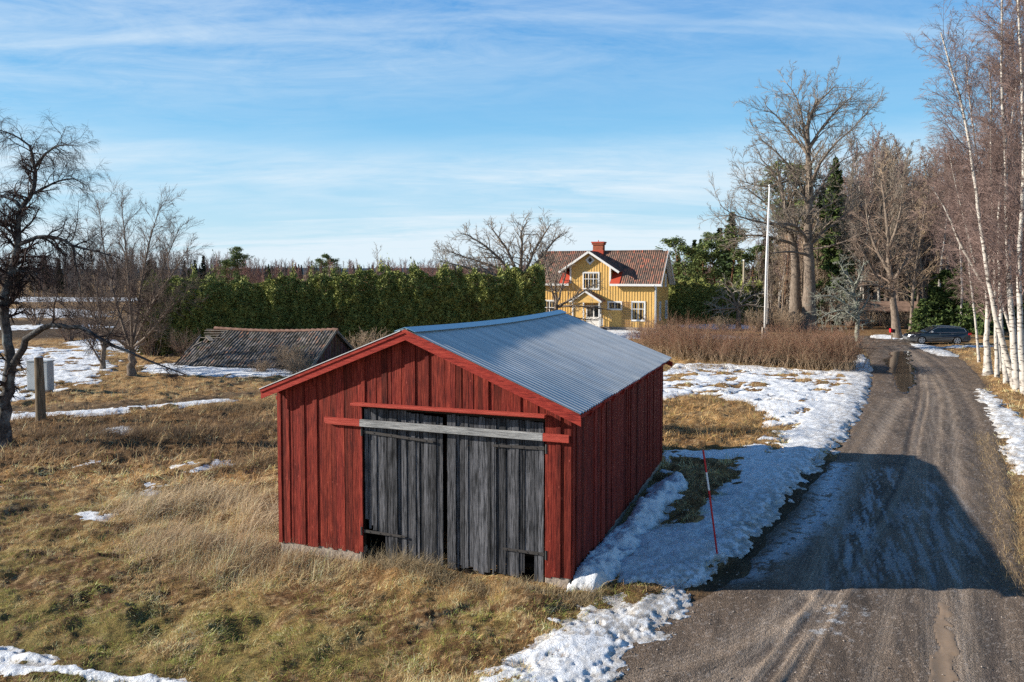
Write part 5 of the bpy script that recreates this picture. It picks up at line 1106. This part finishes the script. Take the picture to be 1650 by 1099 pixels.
m.extrude([(0, .35), (7.2, .35), (7.2, WH), (3.6, WH+3.6*SL+.2), (0, WH+.25)], 'x', -.2, -.001); m.extrude([(0, .35), (7.2, .35), (7.2, WH), (3.6, WH+3.6*SL+.2), (0, WH+.25)], 'x', HX, HX+.2); m.box((HX+.2, 7.0, .35), (-.2, 7.2, WH))
DX0, DX1, DA = -9.25, -4.8, (-7.05, 8.20); DSL = .675
m.add([(DX0, -.004, WH), (DX1, -.004, WH), (DX1, -.004, DA[1]-2.22*DSL), (DA[0], -.004, DA[1]-.02), (DX0, -.004, DA[1]-2.2*DSL), (DX0, .15, WH), (DX1, .15, WH), (DX1, .15, DA[1]-2.22*DSL), (DA[0], .15, DA[1]-.02), (DX0, .15, DA[1]-2.2*DSL)],
 [(0, 1, 2, 3, 4), (9, 8, 7, 6, 5), (0, 5, 6, 1), (1, 6, 7, 2), (2, 7, 8, 3), (3, 8, 9, 4), (4, 9, 5, 0)])
m.box((DX0+.001, .151, WH), (DX0+.1, 3.0, 6.6)); m.box((DX1-.1, .151, WH), (DX1-.001, 3.0, 6.6))
xb = HX+.15      # battens
while xb < -.1:
    zt = WH+.1
    if DX0+.1 < xb < DX1-.1: zt = DA[1]-abs(xb-DA[0])*DSL-.12
    m.box((xb, -.032, .36), (xb+.055, -.0045, zt)); xb += .29
yb = .2
while yb < 7.1: m.box((-.001, yb, .36), (.026, yb+.055, WH+min(yb, 7.2-yb)*SL)); yb += .29
m.build('wall', M_YEL, house)
m = MB(); m.box((HX-.03, -.03, -.2), (.03, 7.23, .35)); m.build('foundation', M_CONC, house)
m = MB()
def slab(m, x0, x1, y0, z0, y1, z1, th=.12): m.hexa([(x0, y0, z0), (x1, y0, z0), (x1, y1, z1), (x0, y1, z1), (x0, y0, z0+th), (x1, y0, z0+th), (x1, y1, z1+th), (x0, y1, z1+th)])
yq = .16; zq = WH+(yq-EY)*SL
slab(m, DX1+.002, .62, EY, WH, yq, zq); slab(m, HX-.6, DX0-.002, EY, WH, yq, zq); slab(m, HX-.6, .62, yq, zq, RYH, RZH); slab(m, HX-.6, .62, 7.2+.5, WH, RYH+.001, RZH)
# dormer roof
for sg in (-1, 1):
    x1 = DA[0]+sg*3.25; z1 = DA[1]-3.25*DSL+.1; m.hexa([(DA[0], -.62, DA[1]+.05), (x1, -.62, z1), (x1, 3.3, z1), (DA[0], 3.3, DA[1]+.05), (DA[0], -.62, DA[1]+.16), (x1, -.62, z1+.1), (x1, 3.3, z1+.1), (DA[0], 3.3, DA[1]+.16)])
roof = m.build('roof', M_TILE, house)
m = MB()
for i in range(40): a = HX-.6+(13.8/40)*i+.0; m.tube([(a, RYH, RZH+.13), (a+.34, RYH, RZH+.13)], .11, 6)
m.build('ridge_tiles', M_TILE, roof)
for sg in (-1, 1):
    m = MB(); xa = DX1+.05 if sg > 0 else DX0-.05; xb2 = xa+sg*1.0; y1 = 1.05
    m.hexa([(xa, EY-.02, WH+.125), (xb2, EY-.02, WH+.125), (xb2-.0, y1, WH+.125+(y1-EY)*SL), (xa, y1, WH+.125+(y1-EY)*SL)]+[(xa, EY-.02, WH+.16), (xb2, EY-.02, WH+.16), (xb2, y1, WH+.16+(y1-EY)*SL), (xa, y1, WH+.16+(y1-EY)*SL)])
    m.build('flashing', M_REDT, roof)
cx0, cz0 = HL(957, 406, RYH); cx1, cz1 = HL(973, 390, RYH)
M_BRK = NT('chimney_brick', .9, .1); br = M_BRK.n('ShaderNodeTexBrick', {'Vector': M_BRK.coord((1, 1, 1), rot=(R(90), 0, 0)), 'Color1': (.42, .12, .06, 1), 'Color2': (.30, .08, .045, 1), 'Mortar': (.30, .2, .15, 1), 'Scale': 4.2, 'Mortar Size': .012}); M_BRK.color(br.outputs[0]); M_BRK = M_BRK.m
m = MB(); m.box((cx0, RYH-.45, 7.4), (cx1, RYH+.45, cz1-.3)); m.box((cx0-.1, RYH-.55, cz1-.3), (cx1+.1, RYH+.55, cz1-.1)); ch = m.build('chimney', M_BRK, roof)
m = MB(); m.box((cx0-.16, RYH-.62, cz1-.1), (cx1+.16, RYH+.62, cz1+.03)); m.tube([(cx0+.5, RYH, cz1), (cx0+.5, RYH, cz1+.22)], .05, 6); m.build('cap', M_REDT, ch)
m = MB(); m.box((cx0-.08, RYH-.53, 7.9), (cx1+.08, RYH+.53, 8.5)); m.build('flashing', M_REDT, ch)
m = MB()  # white trim: fascias, corner boards, gable boards
m.box((DX1+.0, EY-.06, WH-.10), (.64, EY-.002, WH+.13)); m.box((HX-.6, EY-.06, WH-.10), (DX0, EY-.002, WH+.13))
m.box((-.14, -.045, .36), (.035, .14, WH)); m.box((HX-.035, -.045, .36), (HX+.14, .1, WH)); m.box((DX1-.15, -.045, WH+.13), (DX1+.03, .1, 6.75)); m.box((DX0-.03, -.045, WH+.13), (DX0+.15, .1, 6.75))
for xg in (.62, HX-.62):
    for y1, z1 in ((EY-.05, WH), (7.75, WH)): m.bar((xg, y1, z1), (xg, RYH, RZH), .04, .26)
for sg in (-1, 1): m.bar((DA[0], -.64, DA[1]+.03), (DA[0]+sg*3.28, -.64, DA[1]-3.28*DSL+.08), .05, .22)
m.build('trim', M_HW, house)
m = MB(); slab(m, .03, .6, EY, WH-.03, RYH, RZH-.03, .028); slab(m, .03, .6, 7.7, WH-.03, RYH+.001, RZH-.03, .028); m.build('soffit', M_HW, house)
m = MB(); m.tube([(-.07, -.12, WH-.1), (-.07, -.12, .3)], .055, 8); m.tube([(-.2, EY-.1, WH-.02), (-.07, -.12, WH-.25)], .05, 8); m.build('downspout', M_HW, house)
def window(par, x0, z0, x1, z1, cols, tr=.62, y=-.03, side=False):
    f = MB(); w = .13; th = .05
    def B(m, a0, b0, a1, b1, ya, yb):
        if side: m.box((-yb, a0, b0), (-ya, a1, b1))
        else: m.box((a0, ya, b0), (a1, yb, b1))
    B(f, x0, z0, x0+w, z1, y-th, y); B(f, x1-w, z0, x1, z1, y-th, y); B(f, x0+w, z0, x1-w, z0+w, y-th-.01, y); B(f, x0+w, z1-w, x1-w, z1, y-th, y); o = f.build('window', M_HW, par)
    s = MB(); cw = (x1-x0-2*w)/cols
    for k in range(cols+1): X = x0+w+cw*k; B(s, X-.035, z0+w, X+.035, z1-w, y-.03, y+.01)
    B(s, x0+w, z0+w, x1-w, z0+w+.05, y-.028, y+.008); B(s, x0+w, z1-w-.05, x1-w, z1-w, y-.028, y+.008)
    if tr: Z = z0+w+(z1-z0-2*w)*tr; B(s, x0+w, Z-.035, x1-w, Z+.035, y-.028, y+.008)
    s.build('sash', M_HW, o); g = MB(); B(g, x0+w, z0+w, x1-w, z1-w, y-.001, y+.02); g.build('pane', M_GLS, o); return o
window(house, -7.84, 4.23, -6.0, 6.13, 3); window(house, -2.61, 1.0, -1.1, 3.1, 2); window(house, -5.12, 2.11, -3.52, 3.06, 2, None); window(house, -12.3, 1.0, -10.8, 3.1, 2)
window(house, 2.4, 4.5, 3.3, 5.9, 2, .6, -.03, True); window(house, 4.6, 4.5, 5.5, 5.9, 2, .6, -.03, True); window(house, 5.0, 1.0, 6.2, 3.0, 2, .6, -.03, True); window(house, 1.4, 1.0, 2.4, 3.0, 2, .6, -.03, True)
m = MB(); dc = (-7.03, 7.38)
def dia(m, r0, r1, ya, yb):
    for k in range(4):
        a0, a1 = k*math.pi/2, (k+1)*math.pi/2; P = [(dc[0]+r*math.cos(a), dc[1]+r*math.sin(a)) for a, r in ((a0, r0), (a1, r0), (a1, r1), (a0, r1))]; m.extrude(P, 'y', ya, yb)
dia(m, .28, .52, -.07, -.033); o = m.build('window', M_HW, house); m = MB(); m.extrude([(dc[0]+.28*math.cos(k*math.pi/2), dc[1]+.28*math.sin(k*math.pi/2)) for k in range(4)], 'y', -.045, -.034); m.build('pane', M_GLS, o)
m = MB()  # trellis
for k in range(6): X = -3.57+k*.19; m.box((X, -.10, .4), (X+.035, -.075, 3.05))
for k in range(11): Z = .45+k*.25; m.box((-3.6, -.074, Z), (-2.58, -.05, Z+.035))
m.build('trellis', flat_mat('pale_trellis_wood', (.42, .26, .15), .8, .1), house)
# porch
PY0 = -1.7; pa = HL(943, 469, PY0); pl = HL(918, 487, PY0); pr = HL(970, 487, PY0); porch = MB()
for e_ in (pl, pr): porch.hexa([(pa[0], PY0-.15, pa[1]), (e_[0], PY0-.15, e_[1]), (e_[0], -.034, e_[1]), (pa[0], -.034, pa[1]), (pa[0], PY0-.15, pa[1]+.1), (e_[0], PY0-.15, e_[1]+.1), (e_[0], -.034, e_[1]+.1), (pa[0], -.034, pa[1]+.1)])
po = porch.build('porch_roof', M_TILE, house)
m = MB()
for e_ in (pl, pr): m.bar((pa[0], PY0-.17, pa[1]-.0), (e_[0], PY0-.17, e_[1]-.0), .04, .2)
m.build('bargeboard', M_HW, po)
m = MB(); m.add([(pl[0]+.2, PY0, pl[1]-.05), (pr[0]-.2, PY0, pr[1]-.05), (pa[0], PY0, pa[1]-.03), (pl[0]+.2, PY0+.06, pl[1]-.05), (pr[0]-.2, PY0+.06, pr[1]-.05), (pa[0], PY0+.06, pa[1]-.03)], [(0, 1, 2), (5, 4, 3), (0, 3, 4, 1), (1, 4, 5, 2), (2, 5, 3, 0)])
m.box((pl[0]+.25, PY0+.1, .36), (pl[0]+1.4, PY0+.14, pl[1]-.1)); m.build('porch_gable', M_YEL, po)
for X in (pl[0]+.25, pl[0]+1.42, pr[0]-.38):
    m = MB(); m.box((X, PY0, .2), (X+.13, PY0+.13, pr[1]-.04)); m.build('porch_post', M_HW, house)
m = MB(); m.box((pl[0]+.2, PY0-.05, -.1), (pr[0]-.2, -.035, .34)); m.build('porch_floor', M_CONC, house)
m = MB(); m.box((pr[0]-.32, PY0+.14, 1.2), (pr[0]-.28, -.04, 1.27)); m.box((pr[0]-.32, PY0+.14, .45), (pr[0]-.28, -.04, .52))
for k in range(8): m.box((pr[0]-.315, PY0+.2+k*.19, .52), (pr[0]-.285, PY0+.27+k*.19, 1.2))
m.build('porch_railing', M_HW, house)
d0 = HL(946, 492, -.05); m = MB(); dx0, dx1 = d0[0]-.1, d0[0]+1.55
m.box((dx0, -.07, .36), (dx0+.12, -.033, 2.6)); m.box((dx1-.12, -.07, .36), (dx1, -.033, 2.6)); m.box((dx0+.12, -.07, 2.48), (dx1-.12, -.033, 2.6)); m.box((dx0+.12, -.06, .36), (dx1-.12, -.034, 1.35)); m.box(((dx0+dx1)/2-.06, -.06, 1.35), ((dx0+dx1)/2+.06, -.034, 2.48)); dd = m.build('door', M_HW, house)
m = MB(); m.box((dx0+.12, -.05, 1.36), (dx1-.12, -.036, 2.47)); m.build('pane', M_GLS, dd); m = MB(); m.box(((dx0+dx1)/2+.02, -.1, 1.05), ((dx0+dx1)/2+.12, -.062, 1.1)); m.build('handle', M_IRON, dd)
# dark juniper at the corner
rg = np.random.default_rng(101); p = at(1085, 528, 73); jr = empty('juniper_bush', (p[0], p[1], 0), 0, 'low dark evergreen bush at the corner of the yellow house', 'bush')
n = 3200; a = rg.uniform(0, 6.28, n); r = np.sqrt(rg.uniform(0, 1, n)); C = np.column_stack([r*np.cos(a)*1.25, r*np.sin(a)*.9, (1-r**2)*.75*rg.uniform(.4, 1.15, n)+.1]); q = Acc(); q.quads(sprays(C, .26, rg, -.2, .4)); q.build('foliage', M_SPR, jr)
q = Acc(); O = np.zeros((14, 3)); D = rg.normal(0, 1, (14, 3)); D[:, 2] = 1.2; q.tube(*branch_set(O, D, np.full(14, 1.), np.full(14, .02), 5, .1, 0, rg), 4); q.build('stems', M_BARKD, jr)
# ================================================================ LOW TILED SHED
SO = np.array([-12.7, 52.9, -.42]); sa = math.atan2(-1.8, 9.7); shed = empty('tiled_shed', SO, sa, 'low decaying shed whose mossy tile roof nearly reaches the ground before the hedge', 'shed')
M_STILE = NT('mossy_old_tiles', .95, .1); t = M_STILE; v = t.coord(); n = t.noise(2.2, 5, v, .7); vo = t.n('ShaderNodeTexVoronoi', {'Vector': t.coord((4.6, 3., 3.)), 'Scale': 1.}).outputs['Color']; s_ = t.n('ShaderNodeSeparateColor', {0: vo}).outputs[0]
c = t.mix(t.ramp(s_, [(.1, (.075, .065, .055)), (.85, (.215, .19, .17)), (.98, (.27, .15, .10))]), (.035, .035, .028), t.ramp(n, [(.45, 0.), (.62, .75)])); c = t.mix(c, (.13, .15, .03), t.ramp(t.noise(.9, 3, v), [(.66, 0.), (.74, .6)])); t.color(c); M_STILE = t.m
LS, HWD, RDZ, EZ = 9.9, 4.05, 2.34, .22
nx, ny = 560, 34; X, Sg = np.meshgrid(np.linspace(-LS-.1, .25, nx), np.linspace(0, 1, ny), indexing='ij')
row = (Sg*14) % 1; left = ss(-7.6, -9.8, X)
Z = RDZ+(EZ-RDZ)*Sg+.055*np.abs(np.sin(X*np.pi/.235))+.025*row-.16*np.sin(np.pi*(X+LS)/LS)*(1-.5*Sg)+(fbm(X*.8, Sg*3, 3, 7)-.5)*.18-.25*left*Sg
V = np.stack([X, -HWD*Sg*(1+.02*(fbm(X*3, X*0, 2, 5)-.5)), Z], -1).reshape(-1, 3); I = np.arange(nx*ny).reshape(nx, ny)
hole = (X < -8.55+.8*(fbm(X*2, Sg*8, 3, 3)-.5)) & (Sg < .27+.1*np.sin(X*9)); f = np.stack([I[:-1, :-1], I[1:, :-1], I[1:, 1:], I[:-1, 1:]], -1).reshape(-1, 4); f = f[~hole.ravel()[f].any(1)]
V2 = V*[1, 1, 1]-[0, 0, .03]; srf = mesh_np('roof', np.vstack([V, V2]), [f, f[:, ::-1]+len(V)], M_STILE, shed, smoothf=True)
m = MB(); slab(m, -LS-.1, .25, HWD, EZ-.1, .002, RDZ-.12, .1)
m.build('rear_roof', M_STILE, shed)
M_TERR = flat_mat('terracotta_ridge', (.36, .21, .15), .9, .1, var=.35, sc_=3); m = MB(); k = 0; xx = -9.3
while xx < .2: zz = RDZ+.03-.16*math.sin(math.pi*(xx+LS)/LS); m.tube([(xx, 0, zz+.02), (xx+.42, 0, zz)], [.15, .12], 7); xx += .40
m.build('ridge_tiles', M_TERR, srf)
M_SWD = board_mat('bleached_batten', (.12, .10, .08), (.30, .26, .21), (.5, .45, .38), .9, False)
m = MB()
for s0 in (.04, .11, .18, .25): m.bar((-LS-.2+random.uniform(0, .5), -HWD*s0, RDZ+(EZ-RDZ)*s0-.05), (-8.2+random.uniform(-.3, .3), -HWD*s0, RDZ+(EZ-RDZ)*s0-.02), .07, .05)
m.bar((-9.3, -.9, 1.85), (-8.6, -1.5, 1.6), .35, .03); m.bar((-9.9, -1.9, 1.2), (-9.4, -1.5, 1.5), .25, .03); m.build('roof_battens', M_SWD, srf)
m = MB()   # gable boards
yb = -HWD+.15
while yb < HWD-.2:
    zt = RDZ-.18-abs(yb)/HWD*(RDZ-EZ)
    if zt > .05: k = .5*random.uniform(.5, 1.2); m.box((-.06-.02*random.random(), yb+.005, -.3), (-.03, yb+.135, zt+random.uniform(-.08, .04)), (k, k*random.uniform(.85, 1.6), k*random.uniform(.9, 1.9)))
    yb += .145
m.build('gable_wall', board_mat('faded_red_boards', (.05, .02, .016), (.15, .055, .04), (.26, .17, .14), .9, False), shed)
m = MB(); m.box((-LS, -HWD+.35, -.3), (-.1, -HWD+.5, .12)); m.box((-LS, HWD-.5, -.3), (-.1, HWD-.35, .05)); m.box((-LS, -HWD+.5, -.3), (-LS+.1, HWD-.5, .1)); m.build('base_wall', M_CONC, shed)
m = MB(); m.bar((.22, .0, RDZ-.02), (.22, -HWD-.05, EZ-.04), .05, .2); m.bar((.22, .0, RDZ-.02), (.22, HWD+.05, EZ-.1), .05, .2); m.build('bargeboard', M_SWD, shed)
rg = np.random.default_rng(111); vi = make_bare('dry_bush', 2.0, .02, rg, M_TWIGB, M_TWIGB, [dict(per=7, start=.1, ang=50, ratio=.5, rr=.7, wig=.2, npt=5, rmin=.012), dict(per=5, start=.1, ang=45, ratio=.5, npt=4, rmin=.010)], .2, .15, .1, 'dry brown bush climbing the right end of the tiled shed roof', 'bush', None, 40, 1.1)
vi.location = (-14.6, 49.0, -.2); vi.scale = (1, .8, .95)
v2 = place(vi, -16.3, 48.2, .55, label='small dry bush at the eave of the tiled shed'); v3 = place(vi, *at(590, 560, 57)[:2], 1.25, label='dry bush between the tall hedge and the tiled shed gable')
v4 = place(vi, -13.6, 46.8, .7, label='dry bush low against the tiled shed gable')
# ================================================================ FAR RED SHED, UTILITY POLE, MAILBOX
ro = at(1425, 528, 84.); rs_ = empty('red_woodshed', (ro[0], ro[1], 0), R(-12), 'low red woodshed with a brown roof and open front at the forest edge', 'shed')
M_RSH = board_mat('far_red_boards', (.11, .06, .05), (.22, .12, .095), (.32, .20, .16), .9, False)
m = MB(); m.box((-2.9, 2.8, 0), (3.6, 2.9, 2.1)); m.extrude([(0, 0), (2.8, 0), (2.8, 2.1), (1.3, 2.75), (0, 1.75)], 'x', -2.95, -2.85); m.extrude([(0, 0), (2.8, 0), (2.8, 2.1), (1.3, 2.75), (0, 1.75)], 'x', 3.5, 3.6)
m.box((-2.84, -.02, .0), (-1.8, .06, 1.75)); m.box((-2.84, .0, 1.5), (3.5, .06, 1.76)); m.build('wall', M_RSH, rs_)
for X in (-1.7, -.5, .8, 2.1):
    m = MB(); m.box((X, -.05, 0), (X+.14, .09, 1.7)); m.build('post', M_RSH, rs_)
m = MB(); slab(m, -3.2, 3.9, -.35, 1.68, 1.3, 2.72, .08); slab(m, -3.2, 3.9, 3.1, 2.0, 1.301, 2.72, .08); m.build('roof', flat_mat('leaf_littered_tiles', (.23, .15, .11), .95, .05, var=.35, sc_=2.5), rs_)
m = MB(); [m.tube([(x_, 1.6, z_), (x_, 2.5, z_)], .13, 6, (.3,)*3) for x_ in np.arange(-1.2, 3.3, .3) for z_ in np.arange(.14, 1.3, .27)]; tag(m.build('firewood', M_TWIGB, rs_))
p = at(1198, 470, 90.); up = empty('utility_pole', (p[0], p[1], 0), 0, 'pale slim utility pole at the edge of the pines', 'utility pole'); H = at(1198, 420, 90)[2]
m = MB(); m.tube([(0, 0, 0), (0, 0, H)], [.16, .11], 8); m.build('shaft', flat_mat('pale_pole_wood', (.42, .36, .27), .85, .1), up); m = MB(); m.tube([(0, 0, H-.02), (0, 0, H+.12)], .14, 8); m.build('cap', M_WHITE, up)
p = at(1437, 545, 67.5); mbx = empty('mailbox', (p[0], p[1], 0), 0, 'small red mailbox on a post beside the bare crooked tree', 'mailbox')
mbx.scale = (.75,)*3
m = MB(); m.box((-.26, -.2, .8), (-.03, .2, 1.3)); m.build('red_box', M_SRED, mbx, bevel=.03); m = MB(); m.box((-.02, -.2, .78), (.3, .2, 1.22)); m.build('black_box', flat_mat('black_plastic', (.015, .015, .015), .5), mbx, bevel=.03); m = MB(); m.box((-.05, -.05, -.1), (.05, .05, .61)); m.build('post', M_POST, mbx)
# ================================================================ CAR
p = G(1516, 556); car = empty('parked_car', (36.2, 63.4, float(gh(36.2, 63.4))), R(-8), 'dark blue estate car parked on the grass at the bend of the road', 'car')
t = NT('dark_blue_car_paint', .28, .5, .3); z_ = t.n('ShaderNodeSeparateXYZ', {0: t.coord()}).outputs[2]; dm = t.math('MULTIPLY', t.ramp(z_, [(.35, 1.), (.75, 0.)]), t.ramp(t.noise(4, 4, t.coord()), [(.3, .4), (.7, .8)]))
t.color(t.mix((.006, .010, .018), (.13, .12, .11), dm)); t.rough(t.math('ADD', .25, t.math('MULTIPLY', dm, .5))); t.b.inputs['Coat Weight'].default_value = .7; M_CAR = t.m
M_TYR = flat_mat('tyre_rubber', (.018, .018, .018), .9, .2); M_RIM = flat_mat('alloy_rim', (.45, .45, .47), .35, .5, .7); M_CHR = flat_mat('bright_trim', (.5, .52, .55), .4, .5, .8); M_CGL = NT('car_glass', .04, .7).color((.008, .014, .018)).m
FW, RW, WR = -1.46, 1.34, .335
def arch(cx, r, n=9): return [(cx+r*math.cos(math.pi-math.pi*k/(n-1)), .30+r*math.sin(math.pi*k/(n-1))) for k in range(n)]
prof = [(-2.42, .24)]+[(FW-.4, .22)]+arch(FW, .385)+[(FW+.4, .22), (RW-.4, .22)]+arch(RW, .385)+[(RW+.4, .24), (2.38, .30), (2.46, .45), (2.45, .62), (2.40, .80), (2.34, .98), (2.28, 1.04), (1.0, .99), (-.2, .955), (-1.08, .935), (-1.5, .90), (-1.95, .82), (-2.25, .72), (-2.40, .60), (-2.46, .45)]
def yw(x_, z_): 
    w_ = .90-.16*max(0, (-x_-1.55)/.9)**2-.10*max(0, (x_-1.7)/.75)**2; return w_-.05*max(0, (z_-.72)/.3)-.03*max(0, (.4-z_)/.2)
n = len(prof); Vb = []
ys = [-1, -.88, 0, .88, 1]
for kx, yy in enumerate(ys):
    for a, b in prof:
        e = abs(yy) == 1; Vb.append((a*(.99 if e else 1), yy*yw(a, b) if e else yy*yw(a, b), b-(.025 if e and b > .6 else 0)+(.03*(1-abs(yy)) if b > .85 else 0)))
Fb = [(j*n+i, j*n+(i+1) % n, (j+1)*n+(i+1) % n, (j+1)*n+i) for j in range(4) for i in range(n)]+[tuple(range(n)), tuple(range(4*n, 5*n))[::-1]]
m = MB(); m.add(Vb, Fb); body = m.build('body', M_CAR, car, bevel=.02)
# greenhouse: bottom ring and roof ring
low_ = [(-1.12, .93), (2.33, 1.02)]; top_ = [(-.28, 1.41), (.6, 1.475), (1.45, 1.45), (1.98, 1.36)]
m = MB(); wb, wt = .83, .60
st_ = [(-1.12, .93, .935, .80), (-.28, 1.41, .95, .62), (.6, 1.475, .97, .64), (1.45, 1.45, 1.0, .63), (2.0, 1.36, 1.03, .58), (2.36, 1.0, 1.0, .74)]
Vg = []
for a, zt, zb2, w_ in st_: Vg += [(a, -.85 if 0 < a < 2.2 else -.80, min(zb2, zt)-.02), (a, -w_-.03, zt-.04), (a, -w_+.1, zt), (a, w_-.1, zt), (a, w_+.03, zt-.04), (a, .85 if 0 < a < 2.2 else .80, min(zb2, zt)-.02)]
Fg = [(i*6+k, i*6+k+1, (i+1)*6+k+1, (i+1)*6+k) for i in range(5) for k in range(5)]+[(5, 4, 3, 2, 1, 0), (30, 31, 32, 33, 34, 35)]
m.add(Vg, Fg); cab_ = m.build('cabin', M_CAR, car, bevel=.015)
def sidepane(P, s):
    m = MB(); V0 = []
    for a, z_ in P:
        tz = (z_-.95)/(1.44-.95); yy = .852+(.65-.852)*tz+.006; V0.append((a, -s*yy, z_))
    V1 = [(a, b+s*.03, c) for a, b, c in V0]; k = len(P); m.add(V0+V1, [tuple(range(k)), tuple(range(k, 2*k))[::-1]]+[(i, (i+1) % k, k+(i+1) % k, k+i) for i in range(k)]); return m
wins = [[(-.86, 1.0), (.12, 1.01), (.12, 1.38), (-.18, 1.355), (-.45, 1.23)], [(.19, 1.01), (1.08, 1.03), (1.08, 1.375), (.19, 1.385)], [(1.15, 1.035), (2.0, 1.06), (1.88, 1.29), (1.15, 1.37)]]
for s in (1, -1):
    for q in wins: sidepane(q, s).build('window', M_CGL, car)
    m = MB()
    def sp_(a, z_): tz = (z_-.95)/.49; return (a, -s*(.852-.202*tz+.012), z_)
    line = [(-.90, .985), (.15, .995), (1.1, 1.015), (2.06, 1.045), (1.93, 1.31), (1.5, 1.365), (1.1, 1.395), (.15, 1.405), (-.2, 1.375), (-.47, 1.25)]
    m.tube([sp_(*q) for q in line+line[:1]], .012, 5, cap=False); m.build('window_trim', M_CHR, car)
    m = MB(); m.tube([(-.1, -s*.56, 1.475), (.0, -s*.56, 1.50), (1.6, -s*.55, 1.475), (1.75, -s*.54, 1.43)], .018, 6); m.build('roof_rail', M_CHR, car)
    m = MB(); m.hexa([(-.72, -s*.86, 1.0), (-.58, -s*.86, 1.0), (-.60, -s*1.02, 1.0), (-.70, -s*1.02, 1.0), (-.72, -s*.86, 1.12), (-.58, -s*.86, 1.12), (-.60, -s*1.02, 1.11), (-.70, -s*1.02, 1.11)]); m.build('mirror', M_CHR, car)
    m = MB(); m.hexa([(-2.36, -s*.62, .60), (-2.44, -s*.50, .58), (-2.40, -s*.50, .74), (-2.30, -s*.62, .76), (-1.98, -s*.835, .66), (-2.2, -s*.6, .6), (-2.15, -s*.6, .80), (-1.92, -s*.825, .80)]); m.build('headlight', M_CHR, car)
    m = MB(); m.box((2.22, min(-s*.62, -s*.84), .80), (2.44, max(-s*.62, -s*.84), .97)); m.build('tail_light', M_SRED, car)
    for dh in (.02, 1.0): m = MB(); m.box((dh-.16, min(-s*.885, -s*.905), .86), (dh, max(-s*.885, -s*.905), .885)); m.build('door_handle', M_CHR, car)
    for cxw in (FW, RW):
        m = MB(); m.tube([(cxw, -s*.70, .325), (cxw, -s*.89, .325)], WR, 24); wh = m.build('wheel', M_TYR, car, bevel=.015)
        m = MB(); m.tube([(cxw, -s*.885, .325), (cxw, -s*.893, .325)], .20, 20)
        wh2 = MB(); 
        for k in range(5): a = k*2*math.pi/5+.3; wh2.bar((cxw, -s*.902, .325), (cxw+.225*math.cos(a), -s*.902, .325+.225*math.sin(a)), .07, .02, up=(0, 1, 0))
        for k in range(24): a = k*2*math.pi/24; b = a+2*math.pi/24; wh2.bar((cxw+.225*math.cos(a), -s*.9, .325+.225*math.sin(a)), (cxw+.225*math.cos(b), -s*.9, .325+.225*math.sin(b)), .03, .03, up=(0, 1, 0))
        wh2.build('rim', M_RIM, wh); m.build('brake_disc', M_IRON, wh)
m = MB(); m.hexa([(-1.10, -.72, .965), (-1.10, .72, .965), (-.30, .56, 1.405), (-.30, -.56, 1.405), (-1.12, -.72, .985), (-1.12, .72, .985), (-.32, .56, 1.425), (-.32, -.56, 1.425)]); m.build('windscreen', M_CGL, car)
m = MB(); m.hexa([(2.35, -.62, 1.04), (2.35, .62, 1.04), (2.03, .5, 1.345), (2.03, -.5, 1.345), (2.37, -.62, 1.05), (2.37, .62, 1.05), (2.05, .5, 1.36), (2.05, -.5, 1.36)]); m.build('rear_window', M_CGL, car)
m = MB(); m.box((-2.478, -.45, .36), (-2.44, .45, .56)); m.build('grille', M_CHR, car); m = MB(); m.box((-2.3, -.82, .16), (2.3, .82, .26)); m.build('underbody', M_TYR, car)
